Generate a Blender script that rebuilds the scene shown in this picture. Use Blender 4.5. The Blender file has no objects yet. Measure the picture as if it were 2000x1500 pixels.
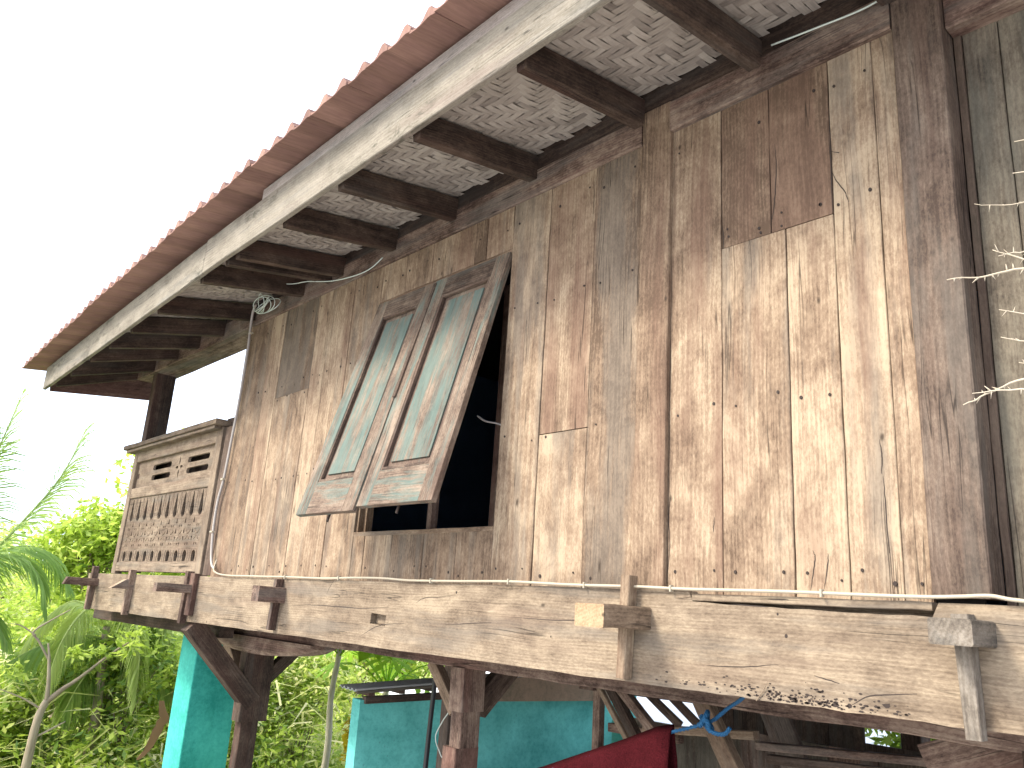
import bpy, math, random
import numpy as np
from mathutils import Vector, Matrix
R_ = math.radians
rng = np.random.default_rng(7)
random.seed(7)
sc = bpy.context.scene
col = sc.collection

# ---------------------------------------------------------------- camera
cam_d = bpy.data.cameras.new('camera'); cam = bpy.data.objects.new('camera', cam_d); col.objects.link(cam)
cam_d.sensor_width = 36.0; cam_d.lens = 28.64; cam_d.clip_start = 0.05; cam_d.clip_end = 3000
CR = Vector((0.674207, 0.735778, 0.063844)); CU = Vector((0.155674, -0.226085, 0.961588)); CB = Vector((0.721949, -0.638370, -0.266969))
cam.matrix_world = Matrix(((CR.x, CU.x, CB.x, 0.0), (CR.y, CU.y, CB.y, -2.7), (CR.z, CU.z, CB.z, 1.6), (0, 0, 0, 1)))
sc.camera = cam
# ---------------------------------------------------------------- light
SUN_EL, SUN_AZ = 41.0, 205.0     # azimuth clockwise from +Y: the sun stands in front of the wall, a little to the left
sc.view_settings.view_transform = 'Standard'; sc.view_settings.look = 'None'; sc.view_settings.gamma = 1.0
sc.view_settings.exposure = 1.80
w = bpy.data.worlds.new('World'); sc.world = w; w.use_nodes = True
nt = w.node_tree; bg = nt.nodes['Background']
sky = nt.nodes.new('ShaderNodeTexSky'); sky.sky_type = 'NISHITA'; sky.sun_disc = False
sky.sun_elevation = R_(SUN_EL); sky.sun_rotation = R_(SUN_AZ)
sky.air_density = 1.0; sky.dust_density = 6.0; sky.ozone_density = 1.0
mx = nt.nodes.new('ShaderNodeMix'); mx.data_type = 'RGBA'; mx.inputs[0].default_value = 0.55
nt.links.new(sky.outputs[0], mx.inputs[6]); mx.inputs[7].default_value = (7.9, 8.8, 10.6, 1)   # the white cloud deck
nt.links.new(mx.outputs[2], bg.inputs[0]); bg.inputs[1].default_value = 0.105
sd = bpy.data.lights.new('sun', 'SUN'); sd.energy = 1.5; sd.angle = R_(14); sd.color = (1.0, 0.93, 0.82)
sun = bpy.data.objects.new('sun', sd); col.objects.link(sun)
sv = Vector((math.sin(R_(SUN_AZ)) * math.cos(R_(SUN_EL)), math.cos(R_(SUN_AZ)) * math.cos(R_(SUN_EL)), math.sin(R_(SUN_EL))))
sun.rotation_euler = sv.to_track_quat('Z', 'Y').to_euler()

# ---------------------------------------------------------------- helpers
class MB:
    """collects faces; every vertex carries grain coordinates gc, every face a random triple rnd"""
    def __init__(s): s.v = []; s.f = []; s.m = []; s.gc = []; s.r = []
    def add(s, vs, fs, gcs, rnd=(.5, .5, .5), mi=0):
        o = len(s.v); s.v += [tuple(q) for q in vs]; s.gc += [tuple(q) for q in gcs]
        for f in fs: s.f.append(tuple(o + i for i in f)); s.m.append(mi); s.r.append(rnd)
    def build(s, name, mats, parent=None, smooth=False):
        me = bpy.data.meshes.new(name); me.from_pydata(s.v, [], s.f)
        if not isinstance(mats, (list, tuple)): mats = [mats]
        for m in mats: me.materials.append(m)
        me.polygons.foreach_set('material_index', s.m)
        a = me.attributes.new('gc', 'FLOAT_VECTOR', 'POINT'); a.data.foreach_set('vector', np.array(s.gc, 'f').ravel())
        r = np.array([list(q) + [1.0] for q in s.r], 'f'); cnt = np.array([len(f) for f in s.f])
        c = me.attributes.new('rnd', 'FLOAT_COLOR', 'CORNER'); c.data.foreach_set('color', np.repeat(r, cnt, axis=0).ravel())
        if smooth: me.polygons.foreach_set('use_smooth', [True] * len(s.f))
        me.update()
        return link(name, me, parent)
def link(name, me, parent=None):
    o = bpy.data.objects.new(name, me); col.objects.link(o)
    if parent is not None:
        o.parent = parent
        pw = Vector((0, 0, 0)); p = parent
        if p.parent is None and p.type == 'EMPTY': o.location = -p.location
    return o
def thing(name, label, cat, loc=(0, 0, 0), group=None, kind=None):
    o = bpy.data.objects.new(name, None); col.objects.link(o); o.location = loc; o.empty_display_size = .2
    return tag(o, label, cat, group, kind)
def tag(o, label=None, cat=None, group=None, kind=None):
    if label: o['label'] = label
    if cat: o['category'] = cat
    if group: o['group'] = group
    if kind: o['kind'] = kind
    return o
def rr(v=.5, h=.5, b=.5, j=.08):
    return (v + random.uniform(-j, j), h + random.uniform(-j, j), b + random.uniform(-j, j))
def bar(mb, p0, p1, w, t, up=(0, 0, 1), ch=.004, jit=.0015, seg=.25, rnd=None, mi=0, taper=None, bow=0):
    """timber from p0 to p1: width w along the side vector, thickness t along up; chamfered and a little uneven"""
    p0 = Vector(p0); p1 = Vector(p1); d = p1 - p0; L = d.length; d.normalize()
    side = d.cross(Vector(up)).normalized(); u = side.cross(d).normalized()
    n = max(1, min(40, int(L / seg))); off = Vector((random.uniform(0, 40), random.uniform(0, 40), random.uniform(0, 40)))
    if rnd is None: rnd = rr()
    ch = min(ch, w * .3, t * .3); a, b = w / 2, t / 2
    prof = [(-a + ch, -b), (a - ch, -b), (a, -b + ch), (a, b - ch), (a - ch, b), (-a + ch, b), (-a, b - ch), (-a, -b + ch)]
    vs, gs, fs = [], [], []
    for i in range(n + 1):
        q = i / n; j1 = random.uniform(-jit, jit); j2 = random.uniform(-jit, jit); k = 1.0
        if taper: k = 1 + (taper - 1) * q
        c = p0 + d * (L * q) + u * (bow * math.sin(math.pi * q))
        for (x, y) in prof:
            x2 = x * k + j1 + random.uniform(-jit, jit) * .4; y2 = y * k + j2 + random.uniform(-jit, jit) * .4
            vs.append(c + side * x2 + u * y2); gs.append((off.x + L * q, off.y + x, off.z + y))
    for i in range(n):
        for k in range(8):
            k2 = (k + 1) % 8; fs.append((i * 8 + k, i * 8 + k2, i * 8 + 8 + k2, i * 8 + 8 + k))
    fs.append(tuple(range(7, -1, -1))); fs.append(tuple(n * 8 + k for k in range(8)))
    mb.add(vs, fs, gs, rnd, mi)
def plank(mb, x0, x1, z0, z1, yf, t=.022, rnd=None, gap=.0015, ax='z', jit=.0012, mi=0, lean=0.0):
    """wall board with its outer face at y = yf"""
    if ax == 'z': bar(mb, ((x0 + x1) / 2, yf + t / 2, z0), ((x0 + x1) / 2 + lean, yf + t / 2, z1), t, x1 - x0 - 2 * gap, (1, 0, 0), .0025, jit, .12, rnd, mi)
    else: bar(mb, (x0, yf + t / 2, (z0 + z1) / 2), (x1, yf + t / 2, (z0 + z1) / 2), t, z1 - z0 - 2 * gap, (0, 0, 1), .0025, jit, .15, rnd, mi)
def quad(mb, a, b, c, d, rnd=(.5, .5, .5), mi=0):
    off = random.uniform(0, 30); a, b, c, d = map(Vector, (a, b, c, d)); L = (b - a).length; W = (d - a).length
    mb.add([a, b, c, d], [(0, 1, 2, 3)], [(off, off, 0), (off + L, off, 0), (off + L, off + W, 0), (off, off + W, 0)], rnd, mi)
def tube(mb, pts, rad, n=8, rnd=(.5, .5, .5), mi=0, caps=True):
    pts = [Vector(p) for p in pts]; m = len(pts); vs, fs, gs = [], [], []; Ls = 0; off = random.uniform(0, 30)
    rads = rad if isinstance(rad, (list, tuple)) else [rad] * m
    pu = None
    for i, p in enumerate(pts):
        d = (pts[min(i + 1, m - 1)] - pts[max(i - 1, 0)]).normalized()
        if pu is None: pu = Vector((0, 0, 1)) if abs(d.z) < .9 else Vector((1, 0, 0))
        s = d.cross(pu).normalized(); u = s.cross(d).normalized(); pu = u
        if i: Ls += (p - pts[i - 1]).length
        for k in range(n):
            a = 2 * math.pi * k / n; vs.append(p + (s * math.cos(a) + u * math.sin(a)) * rads[i])
            gs.append((off + Ls, rads[i] * math.cos(a) + off, rads[i] * math.sin(a)))
    for i in range(m - 1):
        for k in range(n): k2 = (k + 1) % n; fs.append((i * n + k, i * n + k2, (i + 1) * n + k2, (i + 1) * n + k))
    if caps: fs.append(tuple(range(n - 1, -1, -1))); fs.append(tuple((m - 1) * n + k for k in range(n)))
    mb.add(vs, fs, gs, rnd, mi)
def smooth_path(pts, k=6):
    """Catmull-Rom through the points"""
    P = [Vector(p) for p in pts]; P = [P[0] * 2 - P[1]] + P + [P[-1] * 2 - P[-2]]; out = []
    for i in range(1, len(P) - 2):
        for j in range(k):
            t = j / k; a, b, c, d = P[i - 1:i + 3]
            out.append(.5 * ((2 * b) + (c - a) * t + (2 * a - 5 * b + 4 * c - d) * t * t + (3 * b - a - 3 * c + d) * t ** 3))
    out.append(P[-2]); return out

# ---------------------------------------------------------------- materials
def newmat(name):
    m = bpy.data.materials.new(name); m.use_nodes = True; t = m.node_tree; b = t.nodes['Principled BSDF']; return m, t, b
class G:
    def __init__(s, t): s.t = t
    def n(s, typ, **kw):
        x = s.t.nodes.new(typ)
        for k, v in kw.items(): setattr(x, k, v)
        return x
    def l(s, a, b): s.t.links.new(a, b)
    def put(s, sock, v):
        if hasattr(v, 'is_linked') or isinstance(v, bpy.types.NodeSocket): s.l(v, sock)
        else: sock.default_value = v
    def attr(s, name): a = s.n('ShaderNodeAttribute'); a.attribute_name = name; return a
    def vmul(s, v, k, off=(0, 0, 0)):
        m = s.n('ShaderNodeVectorMath', operation='MULTIPLY_ADD'); s.l(v, m.inputs[0]); m.inputs[1].default_value = k; m.inputs[2].default_value = off; return m.outputs[0]
    def noise(s, v, scale=1, detail=4, rough=.55, dist=0):
        x = s.n('ShaderNodeTexNoise'); s.l(v, x.inputs['Vector']); x.inputs['Scale'].default_value = scale; x.inputs['Detail'].default_value = detail
        x.inputs['Roughness'].default_value = rough; x.inputs['Distortion'].default_value = dist; return x.outputs['Fac']
    def m(s, op, a, b=0., c=0., clamp=False):
        x = s.n('ShaderNodeMath', operation=op); x.use_clamp = clamp
        for i, q in enumerate((a, b, c)): s.put(x.inputs[i], q)
        return x.outputs[0]
    def mr(s, v, a, b, c=0., d=1.):
        x = s.n('ShaderNodeMapRange'); x.clamp = True; s.l(v, x.inputs[0])
        for i, q in enumerate((a, b, c, d)): s.put(x.inputs[i + 1], q)
        return x.outputs[0]
    def mix(s, f, a, b, mode='MIX'):
        x = s.n('ShaderNodeMix', data_type='RGBA', blend_type=mode); s.put(x.inputs[0], f)
        for i, q in ((6, a), (7, b)): s.put(x.inputs[i], q if not isinstance(q, tuple) else (*q, 1) if len(q) == 3 else q)
        return x.outputs[2]
    def ramp(s, v, stops):
        x = s.n('ShaderNodeValToRGB'); e = x.color_ramp.elements
        while len(e) < len(stops): e.new(.5)
        for i, (p, c) in enumerate(stops): e[i].position = p; e[i].color = (*c, 1)
        s.l(v, x.inputs[0]); return x.outputs[0]
    def sep(s, v): x = s.n('ShaderNodeSeparateColor'); s.l(v, x.inputs[0]); return x.outputs
def wood(name, dark, mid, light, grey, red, contrast=1.0, paint=None, bump=.35, mould=0.0, rough=.82, crack=1.0):
    m, t, b = newmat(name); g = G(t)
    gc = g.attr('gc').outputs['Vector']; rn = g.sep(g.attr('rnd').outputs['Color'])
    warp = g.n('ShaderNodeTexNoise'); g.l(g.vmul(gc, (1.1, 2.5, 2.5)), warp.inputs['Vector']); warp.inputs['Scale'].default_value = 1; warp.inputs['Detail'].default_value = 2
    wv = g.n('ShaderNodeVectorMath', operation='MULTIPLY_ADD'); g.l(warp.outputs['Color'], wv.inputs[0]); wv.inputs[1].default_value = (0, .045, .045); g.l(gc, wv.inputs[2]); wc = wv.outputs[0]
    blotch = g.noise(g.vmul(gc, (2.6, 4.5, 4.5)), 1, 7, .68, .5)
    streak = g.noise(g.vmul(wc, (.9, 26, 26)), 1, 4, .6)
    fine = g.noise(g.vmul(wc, (4.5, 150, 150)), 1, 5, .7)
    speck = g.noise(g.vmul(gc, (55, 130, 130)), 1, 3, .7)
    wave = g.n('ShaderNodeTexWave', wave_type='RINGS', rings_direction='X'); g.l(g.vmul(wc, (.16, 1.0, 1.0)), wave.inputs['Vector'])
    wave.inputs['Scale'].default_value = 22; wave.inputs['Distortion'].default_value = 3.0; wave.inputs['Detail'].default_value = 2; wave.inputs['Detail Scale'].default_value = 1.4
    a = g.m('MULTIPLY', g.m('SUBTRACT', blotch, .5), 1.9 * contrast)
    a = g.m('ADD', a, g.m('MULTIPLY', g.m('SUBTRACT', streak, .5), .7 * contrast))
    a = g.m('ADD', a, g.m('MULTIPLY', g.m('SUBTRACT', fine, .5), .62))
    a = g.m('ADD', a, g.m('MULTIPLY', g.m('SUBTRACT', speck, .5), .85))
    a = g.m('ADD', a, g.m('MULTIPLY', g.m('SUBTRACT', wave.outputs['Fac'], .5), .13))
    mot = g.noise(g.vmul(gc, (9, 13, 13), (2, 8, 4)), 1, 8, .72, .4)
    a = g.m('ADD', a, g.m('MULTIPLY', g.m('SUBTRACT', mot, .5), 1.15 * contrast))
    a = g.m('ADD', a, rn[0], clamp=True)
    c = g.ramp(a, [(.12, dark), (.5, mid), (.88, light)])
    # greyed weathering, red heartwood and bleached worn patches, each with its own shape
    gm = g.mr(g.m('ADD', g.noise(g.vmul(gc, (1.0, 9, 9), (3, 7, 1)), 1, 5, .6), g.m('MULTIPLY', g.m('SUBTRACT', rn[1], .5), -.6)), .52, .66, 0, .75)
    c = g.mix(gm, c, g.mix(a, tuple(q * .55 for q in grey), grey))
    rm = g.mr(g.m('ADD', g.noise(g.vmul(gc, (.8, 7, 7), (13, 2, 5)), 1, 4, .55), g.m('MULTIPLY', g.m('SUBTRACT', rn[1], .5), .6)), .54, .70, 0, .7)
    c = g.mix(rm, c, g.mix(a, tuple(q * .55 for q in red), red))
    bl = g.mr(g.m('ADD', g.noise(g.vmul(gc, (3.2, 6.5, 6.5), (1, 17, 9)), 1, 7, .7, .5), g.m('MULTIPLY', g.m('SUBTRACT', rn[2], .5), .55)), .55, .72, 0, .6)
    c = g.mix(g.m('MULTIPLY', bl, g.mr(fine, .25, .6)), c, tuple(min(.75, q * 1.3) for q in light))
    # drying checks along the grain
    cn = g.noise(g.vmul(wc, (.75, 34, 34), (5, 5, 5)), 1, 1.5, .5)
    cl = g.m('MULTIPLY', g.mr(g.m('ABSOLUTE', g.m('SUBTRACT', cn, .5)), .004, .016, 1, 0), g.mr(g.noise(g.vmul(gc, (1.6, 9, 9), (9, 1, 3)), 1, 2), .54, .62))
    c = g.mix(g.m('MULTIPLY', cl, .75 * crack), c, tuple(q * .22 for q in dark))
    vo = g.n('ShaderNodeTexVoronoi'); g.l(g.vmul(gc, (5, 9, 9)), vo.inputs['Vector']); vo.inputs['Scale'].default_value = 1.0
    kn = g.m('MULTIPLY', g.mr(vo.outputs['Distance'], .03, .09, 1, 0), g.m('GREATER_THAN', g.sep(vo.outputs['Color'])[0], .72))
    c = g.mix(g.m('MULTIPLY', kn, .8), c, tuple(q * .3 for q in dark))
    if mould:
        mo = g.m('MULTIPLY', g.mr(g.noise(g.vmul(gc, (7, 16, 16)), 1, 6, .7, .6), .5, .62), g.mr(g.noise(g.vmul(gc, (.9, 2, 2), (4, 4, 4)), 1, 3), .46, .62))
        c = g.mix(g.m('MULTIPLY', mo, mould), c, (.035, .036, .022))
    if paint:
        pm = g.noise(g.vmul(gc, (2.2, 17, 17), (2, 4, 6)), 1, 7, .68, .3)
        pm = g.mr(g.m('ADD', pm, g.m('MULTIPLY', g.m('SUBTRACT', rn[2], .5), .5)), .50, .66, 0, .8)
        pc = g.mix(g.noise(g.vmul(gc, (3, 20, 20)), 1, 6, .7), tuple(q * .55 for q in paint), tuple(min(1, q * 1.6) for q in paint))
        c = g.mix(pm, c, pc)
    g.l(c, b.inputs['Base Color']); b.inputs['Roughness'].default_value = rough; b.inputs['Specular IOR Level'].default_value = .25
    h = g.m('ADD', g.m('MULTIPLY', fine, .6), g.m('ADD', g.m('MULTIPLY', streak, .5), g.m('MULTIPLY', speck, .3))); h = g.m('SUBTRACT', h, g.m('MULTIPLY', cl, 1.2))
    if paint: h = g.m('ADD', h, g.m('MULTIPLY', pm, .5))
    bp = g.n('ShaderNodeBump'); bp.inputs['Strength'].default_value = bump; bp.inputs['Distance'].default_value = .004; g.l(h, bp.inputs['Height']); g.l(bp.outputs[0], b.inputs['Normal'])
    return m
M = {}
M['wall'] = wood('weathered_teak', (.098, .064, .041), (.215, .150, .098), (.355, .276, .186), (.20, .163, .124), (.20, .120, .080), contrast=.78, bump=.5)
M['beam'] = wood('sill_teak', (.10, .072, .048), (.192, .146, .100), (.305, .243, .166), (.19, .158, .122), (.185, .13, .092), contrast=.8, bump=.5)
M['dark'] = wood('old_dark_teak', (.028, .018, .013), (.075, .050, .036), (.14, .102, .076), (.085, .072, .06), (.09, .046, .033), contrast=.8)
M['brown'] = wood('brown_teak', (.05, .03, .022), (.15, .10, .075), (.28, .21, .155), (.18, .155, .13), (.17, .085, .065))
M['post'] = wood('purple_brown_teak', (.05, .034, .025), (.122, .087, .064), (.20, .152, .112), (.125, .105, .085), (.122, .075, .055), contrast=.8)
M['fascia'] = wood('mossy_fascia', (.11, .095, .072), (.205, .182, .142), (.285, .258, .208), (.20, .19, .165), (.205, .155, .13), contrast=.6, mould=.7, bump=.25)
M['pink'] = wood('eave_board', (.16, .13, .12), (.30, .26, .23), (.40, .36, .32), (.30, .29, .27), (.30, .22, .2), contrast=.5)
M['shutter'] = wood('shutter_teak', (.05, .033, .024), (.14, .10, .072), (.245, .19, .14), (.135, .122, .10), (.145, .092, .068), paint=(.085, .135, .118), contrast=.8)
M['green'] = wood('mossy_wall', (.045, .034, .025), (.112, .092, .066), (.18, .155, .112), (.118, .11, .085), (.12, .078, .056), contrast=.8, mould=.3)
M['endgrain'] = wood('orange_end', (.14, .09, .05), (.26, .175, .098), (.36, .26, .155), (.24, .19, .13), (.27, .15, .085), contrast=.9)
M['greywood'] = wood('grey_teak', (.06, .05, .04), (.14, .118, .092), (.24, .21, .17), (.14, .13, .112), (.14, .108, .08), contrast=1.0)
M['tan'] = wood('tan_timber', (.10, .07, .045), (.21, .15, .10), (.32, .25, .17), (.20, .172, .135), (.205, .125, .08), contrast=.8)

def simple(name, colr, rough=.7, nscale=6., amp=.25, bump=.1, metal=0., spec=.3, dist=.01):
    m, t, b = newmat(name); g = G(t); co = g.n('ShaderNodeTexCoord').outputs['Object']
    n = g.noise(co, nscale, 6, .65); n2 = g.noise(co, nscale * 9, 3, .6)
    v = g.m('ADD', g.m('MULTIPLY', g.m('SUBTRACT', n, .5), amp * 3), g.m('MULTIPLY', g.m('SUBTRACT', n2, .5), amp * 1.2))
    c = g.mix(g.m('ADD', v, .5, clamp=True), tuple(q * (1 - amp) for q in colr), tuple(min(1, q * (1 + amp)) for q in colr))
    g.l(c, b.inputs['Base Color']); b.inputs['Roughness'].default_value = rough; b.inputs['Metallic'].default_value = metal; b.inputs['Specular IOR Level'].default_value = spec
    bp = g.n('ShaderNodeBump'); bp.inputs['Strength'].default_value = bump; bp.inputs['Distance'].default_value = dist; g.l(n2, bp.inputs['Height']); g.l(bp.outputs[0], b.inputs['Normal'])
    return m
def rndmat(name, lo, mid, hi, rough=.75, bump=.2):
    m, t, b = newmat(name); g = G(t); rn = g.sep(g.attr('rnd').outputs['Color']); gc = g.attr('gc').outputs['Vector']
    n = g.noise(g.vmul(gc, (6, 60, 60)), 1, 4, .65); n2 = g.noise(gc, 3, 4)
    v = g.m('ADD', rn[0], g.m('ADD', g.m('MULTIPLY', g.m('SUBTRACT', n, .5), .7), g.m('MULTIPLY', g.m('SUBTRACT', n2, .5), .6)), clamp=True)
    g.l(g.ramp(v, [(.1, lo), (.5, mid), (.9, hi)]), b.inputs['Base Color']); b.inputs['Roughness'].default_value = rough; b.inputs['Specular IOR Level'].default_value = .25
    bp = g.n('ShaderNodeBump'); bp.inputs['Strength'].default_value = bump; bp.inputs['Distance'].default_value = .003; g.l(n, bp.inputs['Height']); g.l(bp.outputs[0], b.inputs['Normal'])
    return m
M['bamboo'] = rndmat('woven_bamboo', (.16, .135, .115), (.33, .29, .245), (.47, .425, .36))
M['tile'] = rndmat('terracotta', (.13, .072, .056), (.235, .135, .105), (.36, .22, .165), .85)
M['iron'] = simple('rusty_iron', (.035, .025, .02), .8)
M['cable'] = simple('cream_cable', (.38, .335, .25), .45, 30, .12)
M['greycable'] = simple('grey_conduit', (.33, .30, .27), .45, 20, .2)
M['wire'] = simple('pale_wire', (.50, .56, .50), .4, 30, .1)
M['blackpipe'] = simple('black_pipe', (.03, .032, .035), .4, 30, .2)
M['zinc'] = simple('zinc_sheet', (.45, .47, .46), .45, 5, .2, metal=.3)
M['whitesheet'] = simple('white_sheet', (.85, .85, .84), .5, 3, .05)
M['inner'] = simple('inner_flare_blue', (.09, .16, .27), .8, 5, .3)  # blue lens-flare veil in the window opening, put into the wall colour
M['darkboard'] = simple('dark_board', (.03, .027, .025), .9, 5, .4)  # near-black board colour of the lining and ceiling
M['rope'] = simple('blue_rope', (.008, .075, .17), .6, 60, .35, .6, dist=.004)
def plaster(name, colr, dark, moss=.35):
    m, t, b = newmat(name); g = G(t); co = g.n('ShaderNodeTexCoord').outputs['Object']
    a = g.noise(co, 2.2, 6, .6, .3); f = g.noise(co, 26, 6, .75); s = g.noise(g.vmul(co, (6, 6, 1.2)), 1, 4)
    c = g.mix(g.m('ADD', g.mr(a, .36, .66, 0, .75), g.mr(f, .35, .65, -.12, .35), clamp=True), tuple(q * .58 for q in colr), (min(1, colr[0] * 1.25 + .05), min(1, colr[1] * 1.12 + .02), min(1, colr[2] * 1.12 + .02)))
    c = g.mix(g.m('MULTIPLY', g.mr(f, .57, .68), g.m('MULTIPLY', g.mr(s, .35, .65), moss)), c, dark)
    g.l(c, b.inputs['Base Color']); b.inputs['Roughness'].default_value = .85
    bp = g.n('ShaderNodeBump'); bp.inputs['Strength'].default_value = .35; bp.inputs['Distance'].default_value = .006; g.l(f, bp.inputs['Height']); g.l(bp.outputs[0], b.inputs['Normal'])
    return m
M['teal'] = plaster('turquoise_wall_paint', (.10, .56, .50), (.02, .12, .12), .85)
M['tealpost'] = plaster('turquoise_pillar_paint', (.02, .47, .40), (.02, .20, .18), .15)
M['brownplaster'] = plaster('brown_plaster', (.33, .255, .16), (.10, .07, .04), .6)
M['concrete'] = plaster('raw_concrete', (.32, .30, .25), (.10, .09, .07), .5)
# towel
m, t, b = newmat('red_terry'); g = G(t); co = g.n('ShaderNodeTexCoord').outputs['Object']
f = g.noise(co, 170, 3, .8); a = g.noise(co, 9, 4)
g.l(g.mix(g.m('ADD', g.m('MULTIPLY', g.m('SUBTRACT', f, .5), 2.4), a, clamp=True), (.018, .002, .003), (.070, .009, .012)), b.inputs['Base Color']); b.inputs['Roughness'].default_value = 1.0; b.inputs['Specular IOR Level'].default_value = .05
bp = g.n('ShaderNodeBump'); bp.inputs['Strength'].default_value = .9; bp.inputs['Distance'].default_value = .008; g.l(f, bp.inputs['Height']); g.l(bp.outputs[0], b.inputs['Normal']); M['towel'] = m
def leafmat(name, lo, mid, hi, trans=.45):
    m, t, b = newmat(name); g = G(t); rn = g.sep(g.attr('rnd').outputs['Color'])
    c = g.ramp(rn[0], [(.05, lo), (.5, mid), (.95, hi)])
    b.inputs['Roughness'].default_value = .55; g.l(c, b.inputs['Base Color']); b.inputs['Specular IOR Level'].default_value = .3
    tr = g.n('ShaderNodeBsdfTranslucent'); g.l(g.mix(.35, c, (.55, .75, .10)), tr.inputs[0])
    ms = g.n('ShaderNodeMixShader'); ms.inputs[0].default_value = trans; g.l(b.outputs[0], ms.inputs[1]); g.l(tr.outputs[0], ms.inputs[2])
    out = [n for n in t.nodes if n.type == 'OUTPUT_MATERIAL'][0]; g.l(ms.outputs[0], out.inputs[0]); return m
M['leaf_mid'] = leafmat('leaf_mid_green', (.12, .21, .03), (.36, .47, .08), (.60, .70, .18))
M['leaf_bright'] = leafmat('leaf_bright_green', (.28, .42, .04), (.55, .68, .10), (.78, .86, .24))
M['leaf_yellow'] = leafmat('leaf_dry_yellow', (.42, .44, .12), (.70, .69, .28), (.88, .82, .55))
M['leaf_dark'] = leafmat('leaf_dark_green', (.06, .13, .03), (.16, .27, .065), (.30, .42, .13), .35)
M['leaf_palm'] = leafmat('palm_leaflet', (.08, .17, .04), (.21, .34, .09), (.52, .60, .20), .35)
M['leaf_papaya'] = leafmat('papaya_leaf', (.09, .22, .012), (.20, .40, .02), (.34, .50, .05), .5)
M['leaf_croton'] = leafmat('croton_leaf', (.50, .34, .02), (.70, .50, .02), (.80, .62, .05), .4)
M['leaf_dead'] = leafmat('dead_leaf', (.10, .05, .025), (.22, .12, .06), (.36, .22, .11), .2)
M['bark'] = rndmat('bark', (.10, .075, .05), (.26, .21, .15), (.42, .36, .27), .9, .5)
M['palebark'] = rndmat('pale_bark', (.22, .20, .15), (.42, .39, .30), (.60, .56, .45), .9, .5)
M['twig'] = rndmat('dry_twig', (.30, .25, .18), (.46, .40, .30), (.60, .54, .44), .85, .3)
m, t, b = newmat('hill_soil_near_bounce'); g = G(t); co = g.n('ShaderNodeTexCoord').outputs['Object']
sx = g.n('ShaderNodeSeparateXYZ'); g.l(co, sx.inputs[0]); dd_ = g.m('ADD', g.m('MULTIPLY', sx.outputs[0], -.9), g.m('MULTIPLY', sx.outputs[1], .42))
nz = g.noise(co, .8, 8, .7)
g.l(g.mix(g.mr(g.m('ADD', dd_, nz), 6.6, 7.6), g.ramp(nz, [(.3, (.36, .345, .335)), (.7, (.52, .51, .50))]), g.ramp(nz, [(.3, (.10, .14, .03)), (.5, (.22, .25, .07)), (.7, (.36, .32, .16))])), b.inputs['Base Color']); b.inputs['Roughness'].default_value = .95; M['soil_bounce'] = m  # pale near ground added as a bounce reflector to lift the eaves

# ================================================================ the house
H = thing('wooden_house', 'old stilt house of weathered brown planks with red tiled eave and propped open shutters', 'house', (-5, .5, 0))
EAVE = [(-9.6, 3.52), (-5.35, 3.715), (-1.7, 3.80), (1.2, 3.86)]      # underside of the fascia: the old eave sags towards the far end
def eave(x):
    return float(np.interp(x, [e[0] for e in EAVE], [e[1] for e in EAVE]))
def platez(x): return float(np.interp(x, [-9, -2], [3.79, 3.885]))     # rafter underside over the wall

# --- plank wall
mb = MB(); ZB, ZT = 1.695, 3.80
boards = [
 # x0, x1, z0, z1, value, hue(red>.5, grey<.5), bleach, proud
 (-6.50, -6.03, ZB, ZT, .42, .50, .42, 0), (-6.03, -5.80, ZB, ZT, .62, .60, .55, 3), (-5.80, -5.28, 3.058, ZT, .30, .25, .30, 0),
 (-5.80, -5.55, ZB, 3.055, .50, .42, .60, 1), (-5.55, -5.28, ZB, 3.055, .50, .50, .55, 3), (-5.28, -5.09, ZB, ZT, .58, .62, .55, 1),
 (-5.09, -4.78, ZB, ZT, .55, .62, .52, 4), (-4.78, -4.43, ZB, ZT, .47, .48, .55, 1),
 (-4.43, -4.30, ZB, 1.975, .48, .45, .55, 2), (-4.30, -4.01, ZB, 1.975, .56, .45, .6, 0), (-4.01, -3.70, ZB, 1.975, .46, .38, .5, 2), (-3.70, -3.41, ZB, 1.975, .40, .40, .42, 1), (-3.41, -3.12, ZB, 1.975, .38, .42, .4, 3),
 (-4.43, -4.15, 3.515, ZT, .52, .5, .5, 1), (-4.15, -3.87, 3.515, ZT, .5, .55, .5, 3), (-3.87, -3.45, 3.515, ZT, .52, .55, .45, 1), (-3.45, -3.35, 3.515, ZT, .34, .68, .2, 3), (-3.35, -3.12, 3.515, ZT, .52, .6, .5, 1),
 (-3.12, -2.83, ZB, ZT, .50, .40, .52, 4), (-2.83, -2.51, 2.436, ZT, .56, .72, .48, 1), (-2.83, -2.51, ZB, 2.431, .52, .42, .50, 0), (-2.51, -2.215, ZB, ZT, .38, .34, .36, 4),
 (-2.045, -1.785, ZB, ZT, .50, .60, .52, 2), (-1.785, -1.555, 3.112, ZT, .35, .72, .25, 1), (-1.555, -1.295, 3.112, ZT, .33, .74, .25, 1.6),
 (-1.785, -1.492, ZB, 3.108, .52, .48, .55, 4), (-1.492, -1.295, ZB, 3.108, .60, .52, .64, 2), (-1.295, -1.12, ZB, ZT, .60, .46, .60, 3), (-1.12, -1.035, ZB, ZT, .58, .48, .58, 3.4)]
for (x0, x1, z0, z1, v, h, bl, pr) in boards:
    plank(mb, x0, x1, z0, z1, -.001 * pr, .022, rr(.5 + (v - .5) * 1.4 + .01, h, bl, .04), gap=.0021 if x0 != -1.12 else .0006)
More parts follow.
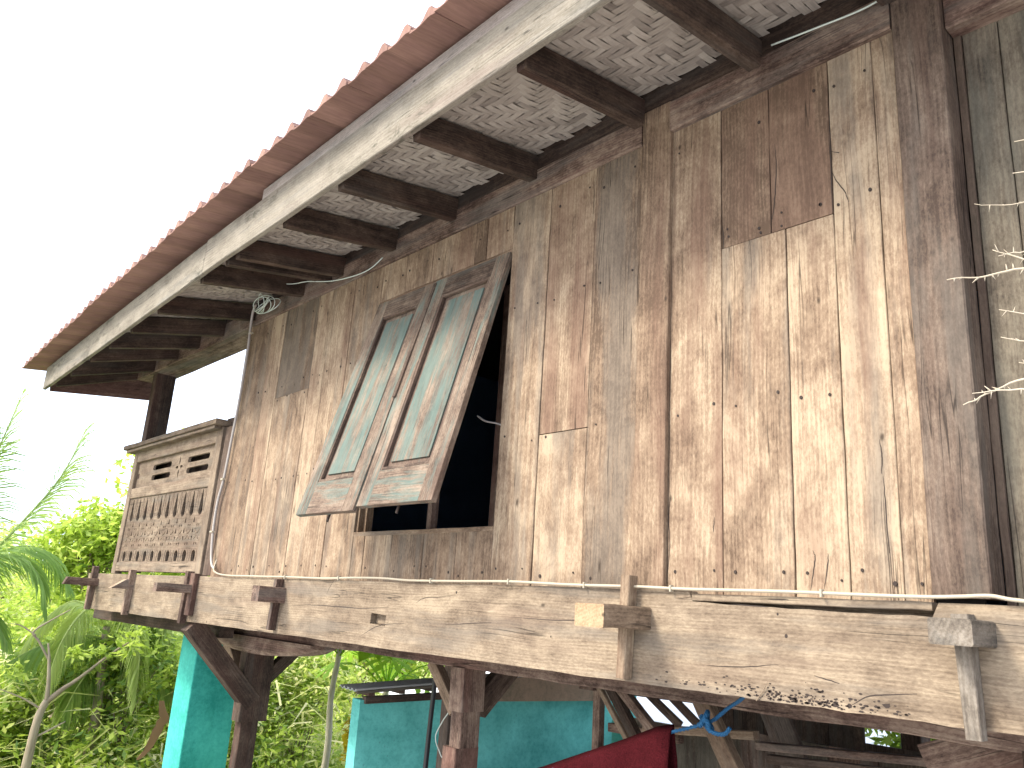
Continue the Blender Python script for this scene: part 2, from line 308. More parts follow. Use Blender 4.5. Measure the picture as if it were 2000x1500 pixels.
# nail heads in rows along the rails
for (x0, x1, z0, z1, v, h, bl, pr) in boards:
    zs = [z for z in (1.775, 2.43, 3.14, 3.66) if z0 < z < z1] + ([3.05] if z1 < 3.1 and z1 > 2.5 else []) + ([3.17] if abs(z0 - 3.112) < .01 else [])
    for z in zs:
        for fx in ((.18, .82) if x1 - x0 > .15 else (.5,)):
            if random.random() < .2: continue
            cx, cz, r = x0 + (x1 - x0) * fx + random.uniform(-.012, .012), z + random.uniform(-.025, .025), random.uniform(.0035, .007)
            n = 8; y = -.001 * pr - .0035
            vs = [(cx + r * math.cos(k * math.pi / 4), y, cz + r * 1.2 * math.sin(k * math.pi / 4)) for k in range(n)] + [(cx + r * math.cos(k * math.pi / 4), y + .006, cz + r * 1.2 * math.sin(k * math.pi / 4)) for k in range(n)]
            mb.add(vs, [tuple(range(n - 1, -1, -1))] + [(k, (k + 1) % n, n + (k + 1) % n, n + k) for k in range(n)], vs, mi=1)
wall = mb.build('wall', [M['wall'], M['iron']], H); wall['label'] = 'plank wall of upright weathered boards around the window'
# dark sheathing and room behind the boards (no light leaks through the gaps)
mb = MB()
def boxq(mb, x0, x1, y0, y1, z0, z1, rnd=(.5, .5, .5), mi=0):
    v = [(x0, y0, z0), (x1, y0, z0), (x1, y1, z0), (x0, y1, z0), (x0, y0, z1), (x1, y0, z1), (x1, y1, z1), (x0, y1, z1)]
    mb.add(v, [(0, 3, 2, 1), (4, 5, 6, 7), (0, 1, 5, 4), (1, 2, 6, 5), (2, 3, 7, 6), (3, 0, 4, 7)], v, rnd, mi)
for (x0, x1, z0, z1) in ((-6.49, -4.46, 1.70, 3.76), (-3.09, -.90, 1.70, 3.76), (-4.46, -3.09, 1.70, 1.955), (-4.46, -3.09, 3.535, 3.76)):
    boxq(mb, x0, x1, .026, .034, z0, z1)
mb.build('wall_lining', M['darkboard'], H)
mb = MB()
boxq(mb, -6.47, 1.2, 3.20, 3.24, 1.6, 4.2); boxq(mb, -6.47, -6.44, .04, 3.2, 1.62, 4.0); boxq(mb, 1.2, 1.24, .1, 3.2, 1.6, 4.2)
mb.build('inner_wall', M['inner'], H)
mb = MB(); boxq(mb, -6.44, 1.2, .3, 3.2, 3.96, 3.99); mb.build('inner_ceiling', M['darkboard'], H)

# --- posts of the wall
mb = MB(); bar(mb, (-2.13, .02, 1.70), (-2.122, .02, 3.935), .09, .165, (1, 0, 0), .004, .001, .2, (.40, .62, .4)); mb.build('wall_post', M['wall'], H)
mb = MB(); bar(mb, (-.948, .035, 1.72), (-.948, .035, 4.25), .12, .168, (1, 0, 0), .005, .001, .2, (.42, .52, .42)); mb.build('corner_post', M['post'], H)
mb = MB(); bar(mb, (-6.585, .05, 1.71), (-6.57, .05, 2.93), .1, .15, (1, 0, 0), .004, .001, .2, (.42, .6, .35)); mb.build('wall_post', M['post'], H)
mb = MB(); bar(mb, (-6.50, .06, 2.93), (-6.49, .06, 3.78), .1, .02, (1, 0, 0), .003, .001, .2, (.42, .45, .4)); mb.build('corner_strip', M['post'], H)
mb = MB(); bar(mb, (-8.80, .12, 1.72), (-8.80, .12, 3.79), .2, .12, (1, 0, 0), .005, .0015, .2, (.42, .5, .4)); mb.build('veranda_post', M['dark'], H)
# --- wall plate beam
mb = MB(); bar(mb, (-9.25, .115, 3.853), (-2.215, .115, 3.853), .27, .155, (0, 0, 1), .006, .0015, .3, (.45, .42, .4)); mb.build('wall_plate', M['brown'], H)
mb = MB(); bar(mb, (-2.04, .11, 3.853), (-1.035, .11, 3.853), .28, .155, (0, 0, 1), .006, .0015, .3, (.48, .42, .4)); mb.build('wall_plate', M['brown'], H)
mb = MB(); bar(mb, (-.86, .12, 3.80), (1.2, .12, 3.80), .22, .2, (0, 0, 1), .006, .0015, .3, (.5, .45, .5)); mb.build('wall_plate', M['brown'], H)
# --- mossy boards right of the corner post
mb = MB(); xs = [-.862, -.835, -.72, -.60, -.47, -.3, -.12, .1, .35, .6, .9, 1.2]
for i in range(len(xs) - 1):
    plank(mb, xs[i], xs[i + 1], 1.70, 3.72, .098 - random.uniform(0, .006) - (.012 if i == 0 else 0), .02, rr(.5, .9 if i == 0 else .4, .45, .08))
boxq(mb, -.86, 1.2, .125, .13, 1.7, 3.75)
sw = mb.build('side_wall', M['green'], H); sw['label'] = 'greenish grey mossy plank wall beyond the corner post'

# --- sill beam with a mortise hole and a split along its top edge
def slab(name, outline, holes, depth, mat, frame, parent, rnd=(.5, .5, .5), bev=.0):
    """flat slab with holes; frame maps (u, v, w) to the world: origin, u axis, v axis"""
    cu = bpy.data.curves.new(name, 'CURVE'); cu.dimensions = '2D'; cu.fill_mode = 'BOTH'; cu.extrude = depth / 2; cu.bevel_depth = bev
    for ring in [outline] + holes:
        s = cu.splines.new('POLY'); s.points.add(len(ring) - 1); s.use_cyclic_u = True
        for p, (u, v) in zip(s.points, ring): p.co = (u, v, 0, 1)
    tmp = bpy.data.objects.new('tmp', cu); col.objects.link(tmp); bpy.context.view_layer.update()
    me = bpy.data.meshes.new_from_object(tmp.evaluated_get(bpy.context.evaluated_depsgraph_get())); bpy.data.objects.remove(tmp); bpy.data.curves.remove(cu)
    o, ua, va = [Vector(q) for q in frame]; wa = ua.cross(va); off = random.uniform(0, 30); gc = []
    for v in me.vertices:
        c = v.co.copy(); gc += [off + c.x, off + c.y, c.z]; v.co = o + ua * c.x + va * c.y + wa * (c.z)
    me.materials.clear(); me.materials.append(mat)
    for p in me.polygons: p.material_index = 0; p.use_smooth = False
    a = me.attributes.new('gc', 'FLOAT_VECTOR', 'POINT'); a.data.foreach_set('vector', np.array(gc, 'f'))
    c = me.attributes.new('rnd', 'FLOAT_COLOR', 'CORNER'); c.data.foreach_set('color', np.tile(np.array([*rnd, 1], 'f'), len(me.loops)))
    me.name = name
    return link(name, me, parent)
def wob(n, a): return [random.uniform(-a, a) for _ in range(n)]
# front board of the beam (6 cm) carries the holes; solid timber behind it
XL, XR = -9.42, 1.2
top = []; bot = []
xs = np.linspace(XL, -1.90, 44)
for x in xs: top.append((x, 1.692 + (x + 9.4) * .0030 + random.uniform(-.0015, .0015))); bot.append((x, 1.345 + (x + 9.4) * .002 + random.uniform(-.003, .003)))
for x in np.linspace(-1.88, -1.02, 14): top.append((x, 1.674 - .012 * math.sin((x + 1.88) * 2) + random.uniform(-.002, .002)))
for x in np.linspace(-1.0, XR, 18): top.append((x, 1.703 + random.uniform(-.002, .002)))
for x in np.linspace(-1.85, XR, 40): bot.append((x, 1.360 + random.uniform(-.004, .003)))
bot[0] = (XL + .02, 1.345); top[0] = (XL - .2 + .14, 1.692)
outline = bot + top[::-1]
hole = [(-4.055, 1.478), (-3.905, 1.470), (-3.90, 1.528), (-4.05, 1.535)]
sb = slab('sill_beam', outline, [hole], .06, M['beam'], ((0, -.03, 0), (1, 0, 0), (0, 0, 1)), H, (.52, .47, .52), .0)
sb['label'] = 'massive hewn sill beam with a small mortise hole'
mb = MB(); bar(mb, (XL + .03, .06, 1.525), (XR, .06, 1.53), .118, .325, (0, 0, 1), .004, .001, .4, (.45, .5, .4)); mb.build('beam_core', M['beam'], H)
mb = MB(); bar(mb, (-1.885, -.030, 1.690), (-1.02, -.030, 1.692), .058, .026, (0, 0, 1), .003, .0012, .06, (.5, .46, .5)); mb.build('beam_sliver', M['beam'], H)
mb = MB(); bar(mb, (-4.05, -.012, 1.508), (-3.90, -.012, 1.503), .02, .058, (0, 0, 1), .002, .001, .05, (.5, .5, .5)); mb.build('mortise_plug', M['beam'], H)
# chewed lower edge: borer holes and splinters
mb = MB()
for k in range(230):
    x = random.gauss(-1.47, .13) if k < 170 else random.uniform(-2.05, -1.1); z = 1.362 + abs(random.gauss(0, .022)) + .004; r = random.uniform(.0012, .0042)
    if k % 41 == 0: r *= 2.0
    n = 7; y = -.0607; e = random.uniform(1, 2.6)
    vs = [(x + r * e * math.cos(q * 2 * math.pi / n) * random.uniform(.7, 1.2), y, z + r * math.sin(q * 2 * math.pi / n) * random.uniform(.7, 1.2)) for q in range(n)]
    mb.add(vs, [tuple(range(n - 1, -1, -1))], vs, mi=0)
for (x, z, r) in ((-3.30, 1.668, .006), (-1.50, 1.575, .006), (-1.53, 1.645, .004), (-2.62, 1.50, .004), (-5.9, 1.60, .005)):
    vs = [(x + r * math.cos(q), -.0607, z + r * 1.2 * math.sin(q)) for q in np.linspace(0, 2 * math.pi, 9)[:-1]]
    mb.add(vs, [tuple(range(7, -1, -1))], vs)
mb.build('borer_hole', M['iron'], H)['kind'] = 'stuff'

# --- through tenons and their wedges
def tenon(x0, x1, z0, z1, y, mat, wz0, wz1, wx, ww, wlean, cut=0.0, v=.4, end=None, lab=None):
    mb = MB(); t = (z0 + z1) / 2
    bar(mb, ((x0 + x1) / 2, .10, t), ((x0 + x1) / 2, y, t), x1 - x0, z1 - z0, (0, 0, 1), .005, .0012, .06, (v, .5, .45))
    if cut:   # tip sawn at a slant
        for i, q in enumerate(mb.v):
            if q[1] < y + .08 and q[2] > t: mb.v[i] = (q[0], max(q[1], y + (q[2] - z0) / (z1 - z0) * cut), q[2])
    ms = [mat]
    if end is not None:
        ms.append(end); mb.m[-1] = 1; mb.r[-1] = (.6, .6, .7)
    o = mb.build('tenon', ms, H)
    if lab: o['label'] = lab
    mb = MB(); yy = -.060 - ww[1] / 2 - .002
    bar(mb, (wx + wlean, yy, wz0), (wx, yy, wz1), ww[1], ww[0], (1, 0, 0), .003, .001, .08, (v + .02, .55, .4), taper=1.12)
    p = link('wedge', None, o) if False else mb.build('wedge', mat, o)
    return o
tenon(-2.222, -2.076, 1.560, 1.645, -.337, M['tan'], 1.372, 1.765, -2.165, (.042, .05), -.018, v=.45, end=M['endgrain'], lab='through tenon with a sawn orange end')
tenon(-.965, -.850, 1.583, 1.655, -.239, M['greywood'], 1.335, 1.672, -.928, (.044, .045), .012, v=.5, lab='greyish through tenon under the corner post')
tenon(-5.19, -5.09, 1.548, 1.648, -.25, M['brown'], 1.375, 1.70, -5.155, (.038, .05), -.03, v=.42)
tenon(-6.65, -6.575, 1.566, 1.632, -.37, M['brown'], 1.335, 1.735, -6.69, (.05, .05), -.02, v=.42)
mb = MB(); bar(mb, (-6.605, -.075, 1.40), (-6.60, -.075, 1.72), .05, .09, (1, 0, 0), .003, .001, .08, (.3, .6, .3)); mb.build('wedge_block', M['brown'], H)
tenon(-8.12, -8.03, 1.562, 1.648, -.25, M['brown'], 1.335, 1.735, -8.05, (.05, .05), -.02, cut=.12, v=.45, end=M['tan'])
tenon(-9.16, -9.09, 1.566, 1.64, -.38, M['brown'], 1.335, 1.76, -9.18, (.05, .05), -.04, cut=.03, v=.42)

# --- window: frame, two top-hung leaves held open together, mullion
WX0, WX1, WZ0, WZ1 = -4.43, -3.12, 1.975, 3.515
mb = MB()
bar(mb, (WX0, .035, WZ0 + .012), (WX1, .035, WZ0 + .012), .075, .026, (0, 0, 1), .002, .001, .2, (.48, .42, .45))
bar(mb, (WX0, .04, WZ1 - .012), (WX1, .04, WZ1 - .012), .075, .026, (0, 0, 1), .002, .001, .2, (.5, .6, .4))
bar(mb, (WX0 + .0, .05, WZ0), (WX0 + .0, .05, WZ1), .07, .03, (1, 0, 0), .002, .001, .2, (.45, .45, .45))
bar(mb, (WX0 + .022, .075, WZ0 + .02), (WX0 + .022, .075, WZ1), .05, .035, (1, 0, 0), .002, .001, .2, (.5, .5, .5))
bar(mb, (WX1 - .004, .05, WZ0), (WX1 - .004, .05, WZ1), .07, .022, (1, 0, 0), .002, .001, .2, (.35, .45, .35))
win = mb.build('window_frame', M['wall'], H)
mb = MB(); bar(mb, (-3.775, .10, WZ0 + .02), (-3.775, .10, WZ1 - .02), .05, .04, (1, 0, 0), .002, .001, .2, (.5, .5, .5)); mb.build('mullion', M['brown'], win)
mb = MB(); bar(mb, (-3.66, .55, WZ0 - .1), (-3.66, .55, WZ1 + .1), .12, .16, (1, 0, 0), .002, .001, .2, (.5, .7, .5)); mb.build('inner_post', M['brown'], H)
mb = MB(); tube(mb, smooth_path([(-3.34, .02, 2.60), (-3.28, .03, 2.565), (-3.2, .05, 2.545), (-3.10, .07, 2.50)]), .005, 6); mb.build('stay_hook', M['greycable'], win)
def leaf(x0, x1, bottom, rnd_shift, name='shutter_leaf'):
    """panelled leaf in its own plane: hinge line at the top, bottom swung out to y = bottom[0], z = bottom[1]"""
    top = Vector((0, .006, WZ1 - .022)); b = Vector((0, bottom[0], bottom[1])); dv = b - top; L = dv.length; dv.normalize(); nrm = Vector((1, 0, 0)).cross(dv); nrm = -nrm if nrm.y > 0 else nrm
    mb = MB(); W = x1 - x0; T = .034; P = lambda u, v, wd=0: top + Vector((x0 + u, 0, 0)) + dv * v + nrm * wd
    st, tr, br = .115, .13, .20      # stile, top rail, bottom rail
    def piece(u0, v0, u1, v1, width, wd=0, t=T, rnd=None): bar(mb, P(u0, v0, wd), P(u1, v1, wd), width, t, nrm, .002, .0006, .15, rnd)
    piece(st / 2, 0, st / 2, L, st, rnd=(.5, .5, .60)); piece(W - st / 2, 0, W - st / 2, L, st, rnd=(.5, .55, .46))
    piece(st, tr / 2, W - st, tr / 2, tr, -.0005, rnd=(.38, .45, .22)); piece(st, L - br / 2, W - st, L - br / 2, br, -.0005, rnd=(.55, .6, .56))
    # flat recess, raised field and a moulding run round it
    piece(W / 2, tr, W / 2, L - br, W - 2 * st, -.012, .006, rnd=(.48, .6, .25))
    i1 = .052; piece(W / 2, tr + i1, W / 2, L - br - i1, W - 2 * st - 2 * i1, -.006, .014, rnd=(.5, .5, .70))
    for (u0, v0, u1, v1) in ((st + .009, tr, st + .009, L - br), (W - st - .009, tr, W - st - .009, L - br), (st + .018, tr + .009, W - st - .018, tr + .009), (st + .018, L - br - .009, W - st - .018, L - br - .009)):
        piece(u0, v0, u1, v1, .018, .004, .020, rnd=(.30, .62, .12))
    o = mb.build(name, M['shutter'], win); o['label'] = 'panelled shutter leaf with flaking turquoise paint'
    mb = MB(); c = P(W * .5, L - .05, -.03); tube(mb, [c, c + dv * .085], .008, 6); mb.build('bolt', M['iron'], win)
    return P, L, W
leaf(-4.425, -3.800, (-.395, 2.052), 0); leaf(-3.797, -3.128, (-.378, 2.075), 1)
# astragal along the meeting edge
top = Vector((-3.797, .006, WZ1 - .022)); bt = Vector((-3.797, -.378, 2.075)); n = Vector((0, -(top.z - bt.z), (top.y - bt.y))).normalized(); n = -n if n.y > 0 else n
mb = MB(); bar(mb, top + n * .022 + Vector((.0, 0, -.02)), top + (bt - top) * .55 + n * .022, .026, .014, n, .003, .0006, .1, (.3, .6, .15)); mb.build('cover_strip', M['shutter'], win)

# --- carved veranda panel
PX0, PX1 = -8.99, -6.665; PN = H
fr = ((0, -.005, 0), (1, 0, 0), (0, 0, 1))
mb = MB()
bar(mb, (-8.955, .04, 1.70), (-8.90, .04, 2.95), .06, .07, (1, 0, 0), .004, .001, .2, (.55, .5, .5))
bar(mb, (-8.86, .02, 1.70), (-8.80, .02, 2.94), .07, .11, (1, 0, 0), .004, .001, .2, (.62, .5, .6))
bar(mb, (-6.745, .02, 1.70), (-6.735, .02, 2.94), .07, .12, (1, 0, 0), .004, .001, .2, (.58, .52, .6))
bar(mb, (-8.81, .02, 1.765), (-6.79, .02, 1.768), .065, .085, (0, 0, 1), .004, .001, .2, (.62, .5, .65))
bar(mb, (-8.77, .02, 2.490), (-6.79, .02, 2.488), .065, .10, (0, 0, 1), .004, .001, .2, (.62, .5, .6))
bar(mb, (-8.75, .02, 2.87), (-6.79, .02, 2.87), .065, .12, (0, 0, 1), .004, .001, .2, (.60, .5, .6))
pn = mb.build('veranda_panel', M['brown'], H); pn['label'] = 'openwork balustrade panel with slots and teardrop carving'
M_panel = wood('panel_teak', (.06, .041, .028), (.152, .112, .078), (.25, .195, .138), (.15, .128, .10), (.155, .10, .07), contrast=.8); pn.data.materials[0] = M_panel
mb = MB(); bar(mb, (-8.98, .0, 2.965), (-6.64, .0, 2.968), .20, .045, (0, 0, 1), .004, .002, .15, (.35, .42, .35)); bar(mb, (-8.93, -.02, 2.928), (-6.70, -.02, 2.93), .12, .03, (0, 0, 1), .004, .001, .2, (.5, .45, .5))
mb.build('cap_rail', M_panel, pn)
mb = MB(); bar(mb, (-6.72, .13, 2.975), (-6.56, .13, 2.975), .2, .09, (0, 0, 1), .004, .001, .1, (.3, .4, .2)); mb.build('cap_block', M['dark'], pn)
def rrect(u0, v0, u1, v1, r, n=4):
    pts = []
    for (cx, cy, a0) in ((u1 - r, v1 - r, 0), (u0 + r, v1 - r, 90), (u0 + r, v0 + r, 180), (u1 - r, v0 + r, 270)):
        for k in range(n + 1): a = R_(a0 + 90 * k / n); pts.append((cx + r * math.cos(a), cy + r * math.sin(a)))
    return pts
holes = []
for (a, b_) in ((-8.33, -7.84), (-7.44, -6.95)):
    for (z0, z1) in ((2.598, 2.652), (2.698, 2.752)): holes.append(rrect(a, z0, b_, z1, .028))
def petal(cx, cz, ang, L, wd):
    ca, sa = math.cos(R_(ang)), math.sin(R_(ang)); pts = []
    for k in range(8): u = k / 7; pts.append((u, math.sin(math.pi * u ** .7) * wd))
    for k in range(6, 0, -1): u = k / 7; pts.append((u, -math.sin(math.pi * u ** .7) * wd))
    return [(cx + ca * (.022 + u * L) - sa * v, cz + sa * (.022 + u * L) + ca * v) for u, v in pts]
for ang, L in ((0, .07), (90, .085), (180, .07), (270, .085)): holes.append(petal(-7.635, 2.678, ang, L, .015))
for cx in (-8.72, -6.82):
    holes.append(rrect(cx - .035, 2.64, cx + .02, 2.70, .02))
slab('slotted_board', [(-8.76, 2.52), (-6.78, 2.52), (-6.78, 2.83), (-8.76, 2.83)], holes, .024, M_panel, ((0, .03, 0), (1, 0, 0), (0, 0, 1)), pn, (.58, .5, .6))
holes = []; NB = 10; x0, x1 = -8.755, -6.825; dx = (x1 - x0) / NB; lay2 = MB()
def tear(cx, z0, z1, wd, k=9):
    pts = []
    for i in range(k): a = math.pi + math.pi * i / (k - 1); pts.append((cx + wd * math.cos(a), z0 + wd + wd * math.sin(a)))
    pts += [(cx + wd * .66, z0 + (z1 - z0) * .55), (cx + wd * .16, z1), (cx - wd * .16, z1), (cx - wd * .66, z0 + (z1 - z0) * .55)]; return pts
for i in range(NB):
    cx = x0 + dx * (i + .5)
    holes.append(tear(cx, 2.205, 2.425, .043))
    holes.append([(cx - .030, 1.822), (cx + .030, 1.822), (cx + .042, 1.868), (cx + .034, 1.902), (cx, 1.920), (cx - .034, 1.902), (cx - .042, 1.868)])
    for s_ in (-1, 1):
        holes.append([(cx + s_ * .012, 2.118), (cx + s_ * .030, 2.118), (cx + s_ * .026, 2.140), (cx + s_ * .010, 2.134)])
        holes.append([(cx + s_ * .014, 1.962), (cx + s_ * .034, 1.955), (cx + s_ * .030, 1.980), (cx + s_ * .012, 1.982)])
    if i:
        ex = x0 + dx * i
        holes.append([(ex - .016, 2.150), (ex + .016, 2.150), (ex + .003, 2.196), (ex - .003, 2.196)])
        holes.append([(ex - .018, 2.062), (ex + .018, 2.062), (ex + .003, 2.106), (ex - .003, 2.106)])
        holes.append([(ex - .003, 1.992), (ex + .003, 1.992), (ex + .014, 2.034), (ex - .014, 2.034)])
    for s_ in (-1, 1):
        bar(lay2, (cx + s_ * .060, .0, 2.24), (cx + s_ * .086, .0, 2.43), .006, .008, (1, 0, 0), .002, 0, .1, (.62, .5, .6))
        bar(lay2, (cx + s_ * .056, .0, 1.92), (cx + s_ * .080, .0, 1.82), .006, .008, (1, 0, 0), .002, 0, .1, (.62, .5, .6))
        bar(lay2, (cx + s_ * .006, .0, 2.055), (cx + s_ * .045, .0, 2.085), .007, .010, (1, 0, 0), .002, 0, .1, (.6, .5, .5))
        bar(lay2, (cx + s_ * .006, .0, 2.035), (cx + s_ * .045, .0, 2.010), .007, .010, (1, 0, 0), .002, 0, .1, (.6, .5, .5))
mb = MB(); plank(mb, -8.78, -7.75, 1.78, 2.86, .15, .02, rr(.25, .5, .2)); plank(mb, -7.75, -7.30, 1.78, 2.86, .15, .02, rr(.3, .5, .2)); plank(mb, -7.30, -6.70, 1.78, 2.665, .15, .02, rr(.25, .5, .2)); mb.build('dark_backing', M['dark'], pn)  # dark boards added behind the openings to make them read dark
ob = slab('carved_board', [(-8.80, 1.80), (-6.78, 1.80), (-6.78, 2.45), (-8.78, 2.45)], holes, .022, M_panel, ((0, .012, 0), (1, 0, 0), (0, 0, 1)), pn, (.50, .48, .5))
import bmesh
rl = lay2.build('carved_relief', M_panel, pn); bm = bmesh.new(); bm.from_mesh(ob.data); bm.from_mesh(rl.data); bm.to_mesh(ob.data); bm.free()   # the relief is part of the board's surface
bpy.data.objects.remove(rl)

# --- eave: rafters, mat, fascia, tiles
RX = [-1.0, -1.57, -2.20, -2.94, -3.64, -4.28, -4.94, -5.10, -5.52, -6.36, -6.98, -7.54, -8.08, -8.72, -9.25]
RX = [-.35, .25, .85] + RX
mb_all = []
for x in RX:
    mb = MB(); z1 = platez(x) + .068; z0 = eave(x) + .058
    s = (z1 - z0) / .75
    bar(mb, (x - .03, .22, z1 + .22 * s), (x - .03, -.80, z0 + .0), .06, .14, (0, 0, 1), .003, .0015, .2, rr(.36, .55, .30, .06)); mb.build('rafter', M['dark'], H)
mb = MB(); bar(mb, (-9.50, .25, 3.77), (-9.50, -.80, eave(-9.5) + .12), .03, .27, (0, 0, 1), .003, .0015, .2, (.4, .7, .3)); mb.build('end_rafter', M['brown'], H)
# blocks that close the space between the rafters over the plate
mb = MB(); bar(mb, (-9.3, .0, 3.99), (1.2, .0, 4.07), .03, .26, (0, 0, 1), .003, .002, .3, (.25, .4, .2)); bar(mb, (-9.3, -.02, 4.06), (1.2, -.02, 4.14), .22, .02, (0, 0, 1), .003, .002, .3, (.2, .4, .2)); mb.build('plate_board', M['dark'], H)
# woven bamboo mat: twill of over-three under-three strips, zigzagging
mb = MB(); wd = .038; nx = int(10.6 / wd); ny = int(.76 / wd)
def matz(x, y): # underside of the roofing, resting on the rafters
    a = platez(x) + .142; b_ = eave(x) + .132; return b_ + (a - b_) * (y + .80) / .75 + .006
def mpt(x, y, dz):
    bay = min(abs(x - q + .03) for q in RX); return (x, y, matz(x, y) - .005 * min(1, bay / .25) + dz)
for j in range(ny):
    zig = 0
    for i in range(nx):
        x = -9.47 + i * wd; y = -.80 + j * wd
        ph = (i + j) if (i // 9) % 2 == 0 else (-i + j + (i // 9) * 18)
        k = ph % 6; jt = random.uniform(-.0015, .0015)
        def strip(a0, a1, b0, b1, along):
            v = rr(.52, .5, .5, .15) if random.random() < .95 else (.28, .5, .5)
            g0 = random.uniform(0, 50); vs, gs, fs = [], [], []
            for q in range(4):
                f = q / 3; lift = -.006 * math.sin(math.pi * f) + .0025
                for e in (0, 1):
                    cc = (b0 if e == 0 else b1)
                    X_, Y_ = (a0 + (a1 - a0) * f, cc) if along == 'x' else (cc, a0 + (a1 - a0) * f)
                    vs.append(mpt(X_, Y_, lift)); gs.append((g0 + f * .12, g0 + e * wd, 0))
            for q in range(3): fs.append((q * 2, q * 2 + 1, q * 2 + 3, q * 2 + 2))
            mb.add(vs, fs, gs, v)
        if k == 0 and (i // 9) % 2 == 0: strip(x - .006, x + 3 * wd + .006, y + .0015 + jt, y + wd - .0015 + jt, 'x')
        elif k == 2 and (i // 9) % 2 == 1: strip(x - .006, x + 3 * wd + .006, y + .0015 + jt, y + wd - .0015 + jt, 'x')
        if k == 3: strip(y - .006, y + 3 * wd + .006, x + .0015 + jt, x + wd - .0015 + jt, 'y')
for xa in np.arange(-9.47, 1.2, .35):
    xb = xa + .35; quad(mb, (xa, -.80, matz(xa, -.8) + .005), (xb, -.80, matz(xb, -.8) + .005), (xb, -.04, matz(xb, -.04) + .005), (xa, -.04, matz(xa, -.04) + .005), (.50, .5, .5))
mb.build('bamboo_mat', M['bamboo'], H)
# fascia boards (two lengths meeting at x = -5.42) and the narrow board over them
def fasc(x0, x1, dz0, dz1, y, t, mat, name, rnd):
    mb = MB(); n = max(2, int((x1 - x0) / .35)); off = random.uniform(0, 20); vs, fs, gs = [], [], []
    for i in range(n + 1):
        x = x0 + (x1 - x0) * i / n; jb = random.uniform(-.003, .003); jt = random.uniform(-.002, .002); zb = eave(x) + dz0 + jb; zt = eave(x) + dz1 + jt
        c = .004
        for (yy, zz) in ((y + c, zb), (y + t - c, zb), (y + t, zb + c), (y + t, zt), (y, zt), (y, zb + c)): vs.append((x, yy, zz)); gs.append((off + x, off + zz - eave(x), yy))
    for i in range(n):
        for k in range(6): k2 = (k + 1) % 6; fs.append((i * 6 + k, i * 6 + 6 + k, i * 6 + 6 + k2, i * 6 + k2))
    fs += [tuple(range(6)), tuple(n * 6 + k for k in range(5, -1, -1))]
    mb.add(vs, fs, gs, rnd); return mb.build(name, mat, H)
fasc(-9.56, -5.425, 0, .240, -.845, .034, M['fascia'], 'fascia_board', (.50, .45, .12))['label'] = 'far fascia board, mossy and sagging'
fasc(-5.42, 1.2, .004, .250, -.845, .034, M['fascia'], 'fascia_board', (.58, .5, .15))['label'] = 'near fascia board, paler'
fasc(-4.6, 1.2, .253, .330, -.838, .03, M['pink'], 'upper_fascia', (.5, .5, .5))
# S-shaped clay tiles: one row at the eave seen from below, more rows up to the ridge
mb = MB(); TW = .182; xs0 = -9.86; nt_ = int((1.3 - xs0) / TW)
prof = [(0, .0), (.12, -.014), (.25, -.022), (.42, -.022), (.55, -.008), (.66, .018), (.76, .036), (.88, .034), (1.0, .006), (1.06, -.004)]
def roofz(x, y):
    z = eave(x) + float(np.interp(x, [-9.8, -8.4, -4.6, 0], [.245, .285, .330, .345])); y0 = -.845
    if y < .1: return z + (y - y0) * .20
    return z + (.1 - y0) * .20 + (y - .1) * (.58)
def tile(x, y0, y1, lift):
    v = rr(.45, .5, .5, .13); vs, gs, fs = [], [], []; g0 = random.uniform(0, 40); T = .011; n = len(prof); a = random.uniform(-.006, .006); b_ = random.uniform(-.006, .006)
    for (y, l) in ((y0 + a, lift), (y1 + a, 0)):
        for t_ in (0, T):
            for (u, h) in prof:
                if t_ == 0: h = h * .2 - .014
                xx = x + u * TW; vs.append((xx, y, roofz(xx, y) + .028 + h + l + t_ + (b_ if y == y0 + a else 0))); gs.append((g0 + y, g0 + u * TW, t_))
    for k in range(n - 1):
        fs += [(k, n * 2 + k, n * 2 + k + 1, k + 1), (n + k, n + k + 1, n * 3 + k + 1, n * 3 + k), (k, k + 1, n + k + 1, n + k), (n * 2 + k, n * 3 + k, n * 3 + k + 1, n * 2 + k + 1)]
    fs += [(0, n, n * 3, n * 2), (n - 1, n * 3 - 1, n * 4 - 1, n * 2 - 1)]
    mb.add(vs, fs, gs, v)
rows = [-1.03 + r * .235 for r in range(0, 13)]
for r, y in enumerate(rows):
    for i in range(nt_): tile(xs0 + i * TW, y, y + .27, .022)
rf = mb.build('roof', M['tile'], H); rf['label'] = 'roof slope of red clay tiles'
mb = MB()   # rear slope and roof boarding under the tiles
for i in range(12):
    xa, xb = -9.8 + i * .92, -9.8 + (i + 1) * .92; za, zb_ = roofz(xa, 1.9) + .02, roofz(xb, 1.9) + .02
    quad(mb, (xa, 1.9, za), (xb, 1.9, zb_), (xb, 4.6, zb_ - 1.35), (xa, 4.6, za - 1.35))
mb.build('roof', M['tile'], H)['label'] = 'rear roof slope'
mb = MB()
for i in range(11):
    xa, xb = -9.5 + i * .97, -9.5 + (i + 1) * .97
    quad(mb, (xa, .22, roofz(xa, .22) - .01), (xb, .22, roofz(xb, .22) - .01), (xb, 1.9, roofz(xb, 1.9) - .01), (xa, 1.9, roofz(xa, 1.9) - .01))
mb.build('roof_lining', M['dark'], H)

